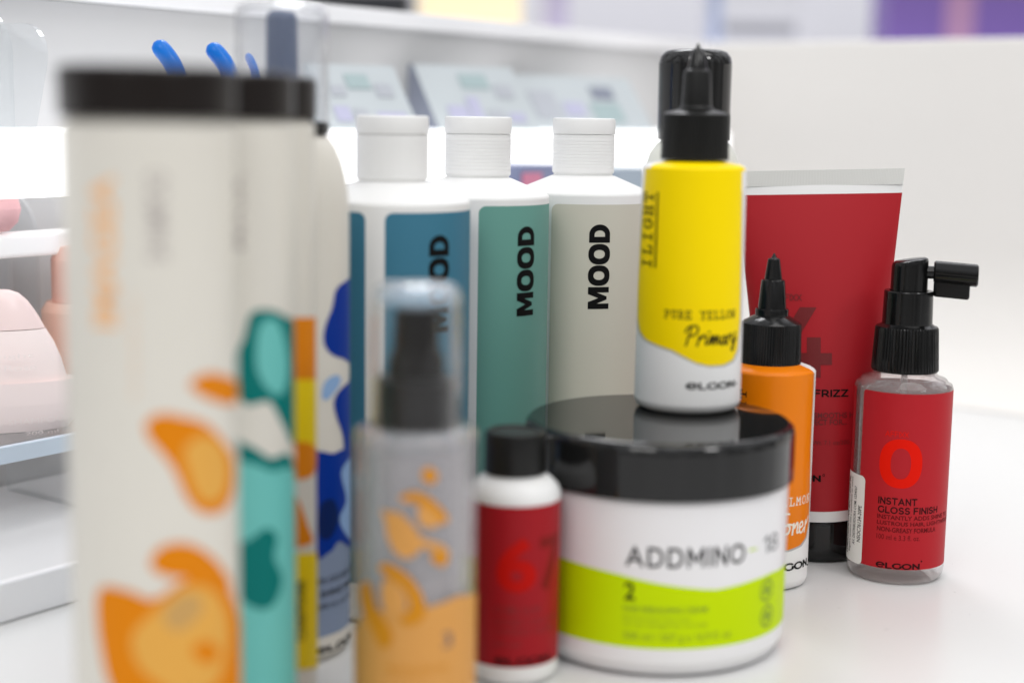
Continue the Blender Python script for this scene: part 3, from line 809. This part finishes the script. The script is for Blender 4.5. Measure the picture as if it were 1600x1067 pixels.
# ================================================================ red tube
T = Thing('cream_tube', 'large red and white squeeze tube standing on its black cap at the right', 'tube', 1277, 866, .672, 0, lean=-.040)
zc1 = T.z(798); zw = T.z(781); zr1 = T.z(303); zcr0 = T.z(288); ztop = T.z(265)
rc = T.r(69, 840)
lathe('cap', [(.0001, 0), (rc - .003, 0), (rc - .0012, .0006), (rc - .0004, .002), (rc, .006), (rc, zc1 - .0015), (rc - .0006, zc1 - .0004), (rc - .002, zc1), (.0001, zc1)], BLACKG, T.root, seg=144)
wt = T.r(131, 265); wb = T.r(72, 790)
def ta(z):
    t = min(1, max(0, (z - zc1) / (ztop - zc1))); return wb + (wt - wb) * t
def tb(z):
    t = min(1, max(0, (z - zc1) / (zcr0 - zc1))); return wb * (1 - t ** 1.35) + .0009
def tsec(z, eps=0, n=96):
    a, b = ta(z) + eps, tb(z) + eps; p = 2 if z < zcr0 else 2
    return [(a * math.sin(2 * math.pi * k / n), -b * math.cos(2 * math.pi * k / n), z) for k in range(n)]
def loft(name, zs, eps, m, par, caps=True):
    vs, fs = [], []; n = 96
    for z in zs: vs += tsec(z, eps)
    for i in range(len(zs) - 1):
        for k in range(n): a, b = i * n + k, i * n + (k + 1) % n; fs.append((a, b, b + n, a + n))
    if caps: fs += [tuple(reversed(range(n))), tuple(range((len(zs) - 1) * n, len(zs) * n))]
    return auto(mesh_obj(name, vs, fs, m, par), 50)
body = loft('body', [zc1 + .0003] + [zc1 + (zcr0 - zc1) * k / 24 for k in range(1, 25)], 0, BWHITE, T.root)
# crimped seal with fine vertical flutes
vs, fs = [], []; n = 220
for side in (-1, 1):
    for z in (zcr0 - .0005, ztop):
        for k in range(n + 1):
            x = -wt + 2 * wt * k / n - (0 if z > zcr0 else 0); vs.append((x * (ta(z) / wt), side * (.0009 + (.00008 if k % 2 else 0)), z))
q = n + 1
for k in range(n):
    fs += [(k, k + 1, q + k + 1, q + k), (3 * q + k, 3 * q + k + 1, 2 * q + k + 1, 2 * q + k), (q + k, q + k + 1, 3 * q + k + 1, 3 * q + k)]
fs += [(0, q, 3 * q, 2 * q), (n, 2 * q + n, 3 * q + n, q + n)]
mesh_obj('crimp', vs, fs, mat('crimped white edge', (.70, .70, .67), .4), T.root, smooth=False)
RED = mat('crimson print', (.40, .010, .017), .45, spec=.35, bump=.5, bscale=40); RED_D = mat('dark crimson ink', (.16, .008, .010), .45)
lbz = [zw + (zr1 - zw) * k / 22 for k in range(23)]
lb = loft('label', lbz, .00012, RED, T.root, caps=False)
# print on the tube front
tv, tf = [], []
def tube_hit(px, py):
    o_ = T.inv @ EYE; d = T.inv.to_3x3() @ ray(px, py); y = 0
    for _ in range(6):
        t = (y - o_.y) / d.y; P = o_ + d * t; a = ta(P.z); y = -tb(P.z) * math.sqrt(max(.01, 1 - (P.x / a) ** 2))
    return P.x, P.z
def tput(g, xL, yT, xR, yB, mi, out):
    ym = (yT + yB) / 2; xm = (xL + xR) / 2
    x0, _ = tube_hit(xL, ym); x1, _ = tube_hit(xR, ym); _, z0 = tube_hit(xm, yB); _, z1 = tube_hit(xm, yT)
    bm = bmesh.new(); vv = [bm.verts.new((x0 + (x1 - x0) * a, z0 + (z1 - z0) * b, k_ * 1e-5)) for a, b, k_ in g[0]]
    for f in g[1]:
        try: bm.faces.new([vv[i] for i in f])
        except ValueError: pass
    for k in range(-20, 21):
        for no in ((1, 0, 0),): bmesh.ops.bisect_plane(bm, geom=bm.verts[:] + bm.edges[:] + bm.faces[:], plane_co=(k * .002, 0, 0), plane_no=no, dist=1e-7)
    zk = math.floor(min(z0, z1) / .004) + 1
    while zk * .004 < max(z0, z1): bmesh.ops.bisect_plane(bm, geom=bm.verts[:] + bm.edges[:] + bm.faces[:], plane_co=(0, zk * .004, 0), plane_no=(0, 1, 0), dist=1e-7); zk += 1
    bm.normal_update(); bm.verts.index_update(); b0 = len(out[0])
    for v in bm.verts:
        x, z = v.co.x, v.co.y; a = ta(z); b = tb(z)
        out[0].append((x, -b * math.sqrt(max(.01, 1 - (x / a) ** 2)) - .00030 - v.co.z * .5, z))
    for f in bm.faces:
        ids = [b0 + v.index for v in f.verts]
        if f.normal.z < 0: ids.reverse()
        out[1].append(ids); out[2].append(mi)
    bm.free()
out = ([], [], [])
four = loops_mesh([[[(.43, 1.0), (.685, 1.0), (.27, .27), (.54, .27), (.54, .52), (.75, .52), (.75, .27), (.92, .27), (.92, .08), (.75, .08), (.75, -.12), (.54, -.12), (.54, .08), (.0, .08), (.0, .25)]]])
tput(four, 1206, 480, 1300, 589, 1, out)
tput(sans('AFFIXX', .15, .12), 1206, 459, 1253, 470, 1, out)
tput(sans('EXTRA FRIZZ', .22, .14), 1200, 608, 1326, 620, 0, out)
tput(text_mesh('SMOOTHS HAIR', .02), 1272, 644, 1352, 653, 1, out)
tput(text_mesh('PERFECT FOR...', .02), 1250, 655, 1324, 664, 1, out)
tput(text_mesh('Net Wt. 7.1 oz/200 g', .0), 1253, 688, 1334, 697, 1, out)
tput(sans('eLGON', .26, .10), 1215, 740, 1283, 751, 0, out)
tput(text_mesh('o', .0), 1285, 740, 1289, 744, 0, out)
me = lb.data
bm = bmesh.new(); bm.from_mesh(me); base = len(bm.verts)
nv = [bm.verts.new(v) for v in out[0]]
me.materials.append(INK); me.materials.append(RED_D)
for f, mi in zip(out[1], out[2]):
    try: ff = bm.faces.new([nv[i] for i in f]); ff.material_index = mi + 1
    except ValueError: pass
bm.to_mesh(me); bm.free()

# ================================================================ red gloss spray with swivel nozzle
T = Thing('spray_bottle', 'small clear bottle with crimson label and black swivel nozzle, rightmost on the table', 'bottle', 1414, 570, .641, 0)
r0 = T.r(74.5, 700)
T.R = lambda z: r0
zs = T.z(594); zsn = T.z(583)
PET = mat('clear pet wall', (.97, .93, .93), .03, trans=1, ior=1.42)
outer = [(.0001, .0030), (r0 * .55, .0022), (r0 - .005, .0008), (r0 - .0035, 0), (r0 - .0015, .0006), (r0 - .0004, .0025), (r0, .005), (r0, zs - .0022), (r0 - .0006, zs - .0007), (r0 - .0022, zs + .0001),
         (r0 * .86, zs + .0014), (T.r(55, 583), zsn - .0008), (T.r(51, 583), zsn), (T.r(48, 583), T.z(579))]
LIQ = clear('clear bottle wall', (.97, .94, .94), 1.48, .04, haze=.11, hcol=(.90, .80, .78))
inner = [(r - .0014 if r > .002 else r, (z + .0045) if i < 5 else z - .0004) for i, (r, z) in enumerate(outer)]
inner = [(.0001, .0075), (r0 * .6, .0070), (r0 - .006, .0064), (r0 - .003, .0075), (r0 - .0016, .0105), (r0 - .0014, zs - .004), (r0 - .003, zs - .0015), (r0 * .84, zs), (T.r(53, 583), zsn - .0022), (T.r(46, 583), zsn - .001), (T.r(46, 583), T.z(579) - .0001)]
bd = lathe('body', outer + inner[::-1], LIQ, T.root, seg=144, ang=60)
lathe('liquid', [(.0001, .0077), (r0 - .0062, .0072), (r0 - .0018, .0108), (r0 - .0016, zs - .012), (.0001, zs - .012)], clear('pink tinted liquid', (.96, .90, .90), 1.33, .02, haze=.06, hcol=(.88, .76, .74)), bd, seg=96)
REDL = mat('red label paper', (.42, .010, .017), .5, spec=.25, bump=.04, bscale=800)
REDD = mat('bright red ink', (.72, .008, .001), .5, spec=.1)
DRK = mat('brown black ink', (.03, .006, .007), .6, spec=.1); DRK2 = mat('faded dark red ink', (.11, .006, .008), .6, spec=.1)
t0, z1 = T.hit(1350, 619); zb_ = T.hit(1405, 890)[1]; ztl = T.hit(1420, 616)[1]
T.rect(t0, t0 + math.radians(342), zb_, ztl, REDL, lv=0, cr=.0018)
# big figure nought
zA = T.hit(1407, 763)[1]; zB = T.hit(1407, 686)[1]; ta0 = T.hit(1374, 725)[0]; ta1 = T.hit(1441, 725)[0]
cx, cz = (ta0 + ta1) / 2, (zA + zB) / 2; a_, b_ = (ta1 - ta0) / 2, (zB - zA) / 2
T.poly([oval(cx, cz, a_, b_, 2.3, 56), oval(cx, cz, a_ * .46, b_ * .62, 2.3, 44)], REDD, lv=1)
T.glyphs(sans('AFFIXX', .14, .12), 1383, 672, 1420, 681, REDD, lv=1)
T.glyphs(sans('INSTANT', .23, .16), 1372, 774, 1433, 786, DRK, lv=1)
T.glyphs(sans('GLOSS FINISH', .23, .16), 1371.5, 788, 1464, 799.5, DRK, lv=1)
T.text('INSTANTLY ADDS SHINE TO', 1370.5, 801.5, 1477, 808.5, DRK2, bold=.02, lv=1)
T.text('LUSTROUS HAIR, LIGHTWEIGHT,', 1370, 811, 1479, 818.5, DRK2, bold=.02, lv=1)
T.text('NON-GREASY FORMULA', 1370, 820.5, 1461, 828, DRK2, bold=.02, lv=1)
T.text('100 ml e 3.3 fl. oz.', 1369.5, 832, 1437, 840, DRK2, lv=1)
T.lv = 1; brand(T, 1368, 875, 1441, 885, DRK, lv=1)
# white import sticker wrapped over the left edge
ts, _ = T.hit(1350, 800); zs1 = T.hit(1345, 742)[1]; zs0 = T.hit(1345, 882)[1]
STK = mat('white sticker', (.80, .79, .76), .5)
T.rect(ts - .80, ts, zs0, zs1, STK, lv=3, cr=.0022)
for body_, f0, f1, v0, v1, bo in (('COMERCIALIZADO POR BEAUTY SHOP SRL', .10, .30, .06, .94, .02), ('Registro sanitario lote y vencimiento ver envase', .36, .50, .10, .95, .0),
                             ('AV. DISTRIBUIDORA COM. 1234567', .58, .70, .20, .86, .01), ('NSOC76134-20PE', .78, .92, .25, .66, .012)):
    g = text_mesh(body_, bo); tA = ts - .80 + .80 * f0; tB = ts - .80 + .80 * f1
    T._add([(tB + (tA - tB) * v, zs0 + (zs1 - zs0) * (v0 + (v1 - v0) * q)) for q, v, _ in g[0]], g[1], INK, 5e-5 + 4e-5 * 4, .06)
T.finish()
# pump
a = T.prof([(578, 50), (576, 51.5), (573, 51.5), (512, 48.5), (509, 47), (507, 42), (505, 39)])
pc = lathe('cap', a + [(.0001, a[-1][1])], BLACKS, T.root, ribs=60, ribz=(a[2][1], a[3][1]), amp=.00042, ang=25)
lathe('collar', T.prof([(505, 38.5), (504, 38.5), (455, 37.5), (453.5, 36.5), (453.5, 30), (456, 30), (456, .1)]), BLACKS, pc, ang=40)
hd = lathe('pump_head', T.prof([(456, 28.5), (412, 28), (407, 26.5), (405, 23), (404.5, .1)]), BLACKS, pc, ang=40)
for v in hd.data.vertices:                     # the head slopes up to the right
    if v.co.z > T.z(430): v.co.z += v.co.x * .16
T.inv3 = T.inv.to_3x3()
zn_ = T.z(424, 1450); x0 = T.r(28, 424) - .001
def rod_x(name, x0, x1, rad, m, par, zc, yc=0, seg=48, bevel=.0006, slope=0.0, fwd=0.0):
    pr = [(x0, rad - bevel), (x0 + bevel, rad), (x1 - bevel, rad), (x1, rad - bevel)]
    vs, fs = [], []
    for x, r in pr:
        for k in range(seg):
            q = 2 * math.pi * k / seg; vs.append((x, yc + r * math.cos(q) - fwd * (x - x0), zc + r * math.sin(q) + slope * (x - x0)))
    for i in range(3):
        for k in range(seg): p, b = i * seg + k, i * seg + (k + 1) % seg; fs.append((p, p + seg, b + seg, b))
    fs += [tuple(range(seg)), tuple(reversed(range(3 * seg, 4 * seg)))]
    o = mesh_obj(name, vs, fs, m, par); bm = bmesh.new(); bm.from_mesh(o.data); bmesh.ops.recalc_face_normals(bm, faces=bm.faces); bm.to_mesh(o.data); bm.free()
    return auto(o, 30)
rod_x('nozzle_neck', x0, x0 + .0045, .0027, BLACKS, hd, T.z(425, 1450))
xa = T.r(36, 424); xb = T.r(102, 424)
arm = rod_x('swivel_arm', xa, xb, .0047, BLACKS, hd, T.z(424, 1460), slope=-.03, fwd=.28)
# flange under the arm
fl = box('arm_flange', xa + .0002, xb - .003, -.0022, .0022, T.z(462, 1460), T.z(424, 1460), BLACKS, hd, bev=.0011)
for v in fl.data.vertices: v.co.y -= .28 * (v.co.x - xa); v.co.z -= .03 * (v.co.x - xa)
lathe('dip_tube', [(.0014, .012), (.0014, T.z(580)), (.0010, T.z(580)), (.0010, .012)], clear('dip tube', (.9, .9, .9), 1.4, .1, haze=.25), T.root, seg=24)

# ================================================================ small red and white bottle 67
T = Thing('serum_bottle', 'small white bottle with black cap and crimson label, in front of the jar', 'bottle', 805, 745, .514)
r0 = T.r(71.5, 800)
T.R = lambda z: r0
zt = T.z(742)
lathe('body', [(.0001, 0), (r0 - .003, 0), (r0 - .001, .001), (r0, .003), (r0, T.z(768)), (r0 - .0007, T.z(757)), (r0 - .0025, T.z(748)), (r0 * .74, zt), (T.r(46, 740), T.z(740)), (T.r(46, 740), T.z(735))], WHITE, T.root, ang=50)
lathe('cap', T.prof([(737, 46), (736, 48), (733, 49), (678, 48), (673, 47), (671, 44), (671, 38), (674, 36), (674, .1)]), BLACKM, T.root, ribs=56, ribz=(T.z(732), T.z(679)), amp=.0003, ang=30)
zA = T.hit(806, 1043)[1]; zB = T.hit(806, 792)[1]
RED67 = mat('deep crimson label', (.34, .008, .014), .45, spec=.2)
lathe_b = T.rect(-math.pi + .02, math.pi - .02, zA, zB, RED67, lv=0)
T.text('6', 775, 838, 838, 924, mat('dim red ink', (.50, .006, .003), .5, spec=.1), bold=.035, lv=1)
T.text('7', 842, 840, 871, 924, mat('brick ink', (.20, .006, .005), .5, spec=.2), bold=.03, lv=1)
T.text('CURL LUX', 772, 945, 845, 957, RED_D, bold=.01, lv=1)
T.text('DEFINES CURLS AND', 772, 965, 868, 974, RED_D, lv=1)
T.text('CONTROLS VOLUME', 772, 980, 862, 989, RED_D, lv=1)
T.text('50 ml', 772, 1000, 812, 1008, RED_D, lv=1)
brand(T, 772, 1024, 862, 1038, DRK)
T.finish()

# ================================================================ clear pump bottle in the foreground
T = Thing('pump_bottle', 'clear pump bottle with orange flower print and clear overcap, nearest the camera at centre', 'bottle', 651, 560, .455)
r0 = T.r(96, 800)
T.R = lambda z: r0
zt = T.z(664)
lathe('body', [(.0001, 0), (r0 - .003, 0), (r0, .003), (r0, zt - .003), (r0 - .0008, zt - .0008), (r0 - .003, zt + .0002), (T.r(64, 664), zt + .0006), (T.r(60, 664), zt + .0008),
               (T.r(60, 664), zt - .001), (r0 - .005, zt - .002), (r0 - .0025, zt - .005), (r0 - .0025, .004), (.0001, .004)], CLEARM, T.root, ang=50)
lathe('liquid', [(.0001, .0045), (r0 - .003, .0045), (r0 - .003, T.z(700)), (.0001, T.z(700))], clear('grey liquid', (.85, .84, .86), 1.2, .2, haze=.30, hcol=(.72, .70, .72)), T.root)
PUMPB = mat('pump black', (.012, .010, .009), .35, spec=.3)
pc = lathe('collar', T.prof([(664, 62), (662, 63), (592, 61), (588, 57), (586, 46), (586, .1)]), PUMPB, T.root, ribs=50, ribz=(T.z(660), T.z(594)), amp=.0003, ang=30)
lathe('pump_head', T.prof([(587, 44), (560, 43), (545, 36), (500, 34), (486, 34), (482, 30), (482, .1)]), PUMPB, pc, ang=40)
oc = T.prof([(664, 73), (520, 72), (465, 71), (450, 66), (442, 55), (439, 40), (438, .1)])
CAPC = clear('clear overcap', (.985, .99, .995), 1.5, .05)
ov = lathe('overcap', oc + [(max(r - .0012, .0001), z - (.0012 if i > 1 else -.00001)) for i, (r, z) in reversed(list(enumerate(oc)))], CAPC, T.root, seg=128, ang=60)
ov.data.materials.append(clear('painted highlight haze on cap top', (.90, .94, .98), 1.5, .10, haze=.22, hcol=(.80, .88, .95)))  # pale bluish haze painted on the cap top in place of its highlight
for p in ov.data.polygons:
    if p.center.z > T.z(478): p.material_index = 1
OR1 = mat('burnt orange print', (.62, .25, .012), .45, spec=.15); OR2 = mat('light orange print', (.66, .32, .085), .45, spec=.2)
tL = T.hit(556, 900)[0]
lowL = [(556, 985), (575, 950), (600, 955), (640, 952), (680, 945), (715, 930), (747, 924)]
th_ = [T.hit(*p) for p in lowL]
T.poly([[(th_[0][0] - 1.2, .001), (th_[-1][0] + 1.2, .001), (th_[-1][0] + 1.2, th_[-1][1])] + th_[::-1] + [(th_[0][0] - 1.2, th_[0][1])]], OR2, lv=0)
for k, (pts, m_) in enumerate((
    ([(596, 795), (608, 800), (622, 800), (645, 820), (660, 840), (690, 850), (702, 865), (690, 875), (665, 855), (640, 872), (620, 865), (606, 840), (602, 815)], OR2),
    ([(625, 775), (650, 768), (675, 780), (700, 808), (690, 818), (672, 800), (650, 785), (632, 784)], OR1),
    ([(655, 790), (672, 795), (688, 815), (672, 825), (655, 815)], OR2),
    ([(660, 735), (672, 730), (684, 742), (676, 756), (662, 750)], OR1),
    ([(672, 870), (690, 860), (700, 872), (690, 885)], OR1),
    ([(565, 915), (578, 910), (590, 950), (612, 985), (610, 1005), (596, 1010), (578, 975), (566, 945)], OR1),
    ([(592, 885), (608, 880), (640, 900), (660, 930), (664, 960), (645, 975), (625, 970), (640, 950), (632, 920), (606, 900)], OR1),
    ([(600, 905), (625, 915), (636, 940), (625, 962), (600, 950)], OR2))):
    T.pxpoly(pts, m_, lv=1 + k)
T.text('3', 692, 988, 706, 1012, mat('slate ink', (.12, .10, .12), .5), bold=.02, lv=2)
T.text('PROTECTIVE OIL', 605, 1038, 700, 1048, OR1, lv=2)
T.text('for dry hair', 610, 1052, 668, 1060, OR1, lv=2)
T.finish()

# ================================================================ blue printed spray with a tall clear cap
T = Thing('spray_bottle', 'ivory bottle with dark blue blots and tall clear cap behind the jars', 'bottle', 441, 150, .537)
r0 = T.r(103, 400)
T.R = lambda z: r0
lathe('body', [(.0001, 0), (r0 - .004, 0), (r0 - .001, .0012), (r0, .004)] + T.prof([(350, 103), (318, 102.5), (296, 101), (275, 97.5), (250, 91), (230, 83), (215, 73), (210, 66), (210, .1)]), IVORY, T.root, ang=50)
cl = lathe('collar', T.prof([(210, 70), (209, 73), (192, 73), (190, 71), (189, 50), (180, 50), (150, 30), (150, .1)]), BLACKS, T.root)
lathe('pump_stem', T.prof([(150, 26), (30, 24.5), (22, 22), (17, 16), (15, .1)]), mat('slate blue plastic', (.055, .085, .17), .35), cl)
oc = T.prof([(189, 74), (100, 73), (22, 73), (12, 69), (7, 60), (5, 48), (4.5, .1)])
lathe('overcap', oc + [(max(r - .0013, .0001), z - (.0013 if i > 1 else -.00001)) for i, (r, z) in reversed(list(enumerate(oc)))], clear('clear tall cap', (.985, .988, .995), 1.5, .06, haze=.05, hcol=(.95, .97, 1)), T.root, ang=60)
NAVY = mat('royal blue print', (.001, .032, .28), .4, spec=.15); SKY = mat('sky blue print', (.26, .42, .68), .45); NAV2 = mat('midnight print', (.004, .018, .10), .4, spec=.15)
lowz = T.hit(520, 990)[1]; upz = T.hit(520, 800)[1]
T.rect(-2.2, 2.2, lowz, upz, mat('dusty blue panel', (.22, .28, .40), .45), lv=0)
for k, (pts, m_) in enumerate((
    ([(560, 438), (536, 442), (524, 455), (519, 480), (508, 510), (506, 535), (516, 552), (535, 560), (560, 562)], NAVY),
    ([(503, 612), (508, 596), (522, 586), (532, 590), (528, 605), (512, 624), (504, 622)], SKY),
    ([(560, 600), (536, 604), (522, 625), (525, 650), (535, 680), (540, 720), (560, 740)], NAVY),
    ([(488, 715), (500, 705), (520, 708), (536, 702), (560, 705), (560, 850), (530, 845), (515, 862), (488, 862)], NAVY),
    ([(533, 735), (560, 715), (560, 845), (540, 835), (530, 810), (540, 780)], SKY),
    ([(500, 790), (520, 780), (528, 810), (515, 840), (498, 835)], NAV2))):
    T.pxpoly(pts, m_, lv=1 + k)
T.text('FOR COLOURED HAIR', 492, 905, 549, 914, INK, lv=7)
T.text('SHINE SPRAY', 500, 924, 548, 933, INK, bold=.01, lv=7)
T.text('200 ml e 6.7 fl. oz.', 495, 945, 549, 953, INK, lv=7)
T.lv = 7; brand(T, 492, 1012, 552, 1024, INK, lv=7)
T.finish()

# ================================================================ three tall lidded jars
def tall_jar(px, Y, label, art, lid_top=None):
    T = Thing('hair_mask_jar', label, 'jar', px, 150, Y, group='tall ivory jars with black lids')
    R = .0217
    T.R = lambda z: R
    zt = H + .0113; zb2 = H - .0018
    lathe('body', [(.0001, 0), (R - .003, 0), (R - .0008, .001), (R, .003), (R, zb2 - .002), (R - .002, zb2), (R - .003, zb2 + .003)], IVORY, T.root, ang=50)
    lathe('lid', [(R - .001, zb2 + .0002), (R + .0005, zb2 + .0004), (R + .0006, zt - .0015), (R, zt - .0003), (R - .001, zt), (.0001, zt)], BLACKL, T.root, ang=50)
    art(T); T.finish()
OR_D = mat('deep orange print', (.72, .22, .002), .5, spec=.15); OR_L = mat('apricot print', (.74, .38, .075), .5, spec=.15); OR_T = mat('apricot lettering', (.85, .48, .22), .5)
TAN = mat('taupe lettering', (.42, .38, .36), .5)
TANP = mat('tan print', (.56, .33, .11), .5, spec=.2)
def art1(T):
    T.text('IMAGEA', 143, 275, 182, 512, OR_T, vert=True, bold=.03, lv=0)
    T.text('SHAMPOO', 228, 268, 262, 408, TAN, vert=True, bold=.01, lv=0)
    T.text('for every kind of hair', 205, 460, 214, 620, OR_T, vert=True, lv=0)
    for k, (pts, m_) in enumerate((
        ([(228, 660), (252, 646), (290, 652), (322, 662), (350, 690), (366, 720), (364, 770), (345, 800), (312, 800), (290, 776), (272, 735), (250, 705), (232, 684)], OR_D),
        ([(288, 700), (318, 680), (348, 700), (356, 740), (346, 775), (322, 785), (303, 765), (292, 730)], OR_L),
        ([(296, 600), (318, 584), (345, 585), (372, 600), (366, 630), (340, 628), (312, 616)], OR_D),
        ([(236, 872), (256, 852), (290, 848), (322, 862), (345, 885), (360, 915), (340, 925), (300, 905), (262, 900), (240, 890)], OR_D),
        ([(155, 922), (200, 922), (240, 935), (290, 905), (340, 905), (372, 960), (372, 1100), (260, 1110), (185, 1090), (158, 1010)], OR_D),
        ([(208, 990), (240, 955), (290, 915), (335, 925), (356, 980), (340, 1060), (290, 1085), (238, 1060), (212, 1030)], OR_L),
        ([(262, 945), (292, 925), (316, 940), (304, 968), (276, 985), (256, 968)], TANP),
        ([(300, 1010), (325, 1000), (342, 1018), (330, 1035), (308, 1030)], OR_D))):
        T.pxpoly(pts, m_, lv=1 + k)
TE_D = mat('deep teal print', (.0, .17, .155), .5, spec=.15); TE_L = mat('aqua print', (.14, .52, .48), .5)
def art2(T):
    T.text('MASK', 362, 268, 382, 392, TAN, vert=True, bold=.01, lv=0)
    for k, (pts, m_) in enumerate((
        ([(392, 490), (420, 484), (446, 495), (462, 520), (462, 690), (440, 660), (420, 628), (385, 632), (362, 600), (366, 560), (380, 530)], TE_D),
        ([(408, 505), (430, 500), (444, 530), (450, 580), (440, 615), (420, 610), (402, 580), (400, 540)], TE_L),
        ([(350, 700), (380, 692), (420, 715), (462, 745), (462, 1120), (350, 1120)], TE_D),
        ([(345, 735), (380, 722), (420, 735), (470, 770), (475, 1140), (340, 1140)], TE_L),
        ([(352, 850), (385, 845), (415, 825), (432, 838), (428, 870), (440, 905), (425, 945), (395, 948), (355, 910)], TE_D))):
        T.pxpoly(pts, m_, lv=1 + k)
YE_L = mat('lemon print', (.82, .60, .004), .5, spec=.15)
def art3(T):
    for k, (pts, m_) in enumerate((
        ([(440, 495), (505, 495), (505, 600), (440, 600)], OR_D),
        ([(440, 592), (505, 592), (505, 715), (440, 700)], YE_L),
        ([(440, 700), (470, 690), (492, 700), (492, 735), (475, 748), (440, 745)], OR_D),
        ([(440, 780), (462, 775), (480, 820), (486, 848), (440, 850)], OR_D),
        ([(440, 862), (500, 862), (500, 1040), (440, 1044)], YE_L))):
        T.pxpoly(pts, m_, smooth=(k in (2, 3)), lv=1 + k)
    T.text('CONDITIONER', 463, 905, 476, 1000, INK, vert=True, bold=.02, lv=7)
tall_jar(230, .395, 'tall ivory jar with orange flower print, at the far left in front', art1)
tall_jar(337, .444, 'tall ivory jar with teal print, second of the black lidded row', art2)
tall_jar(384, .492, 'tall ivory jar with lemon and orange print, third of the black lidded row', art3)
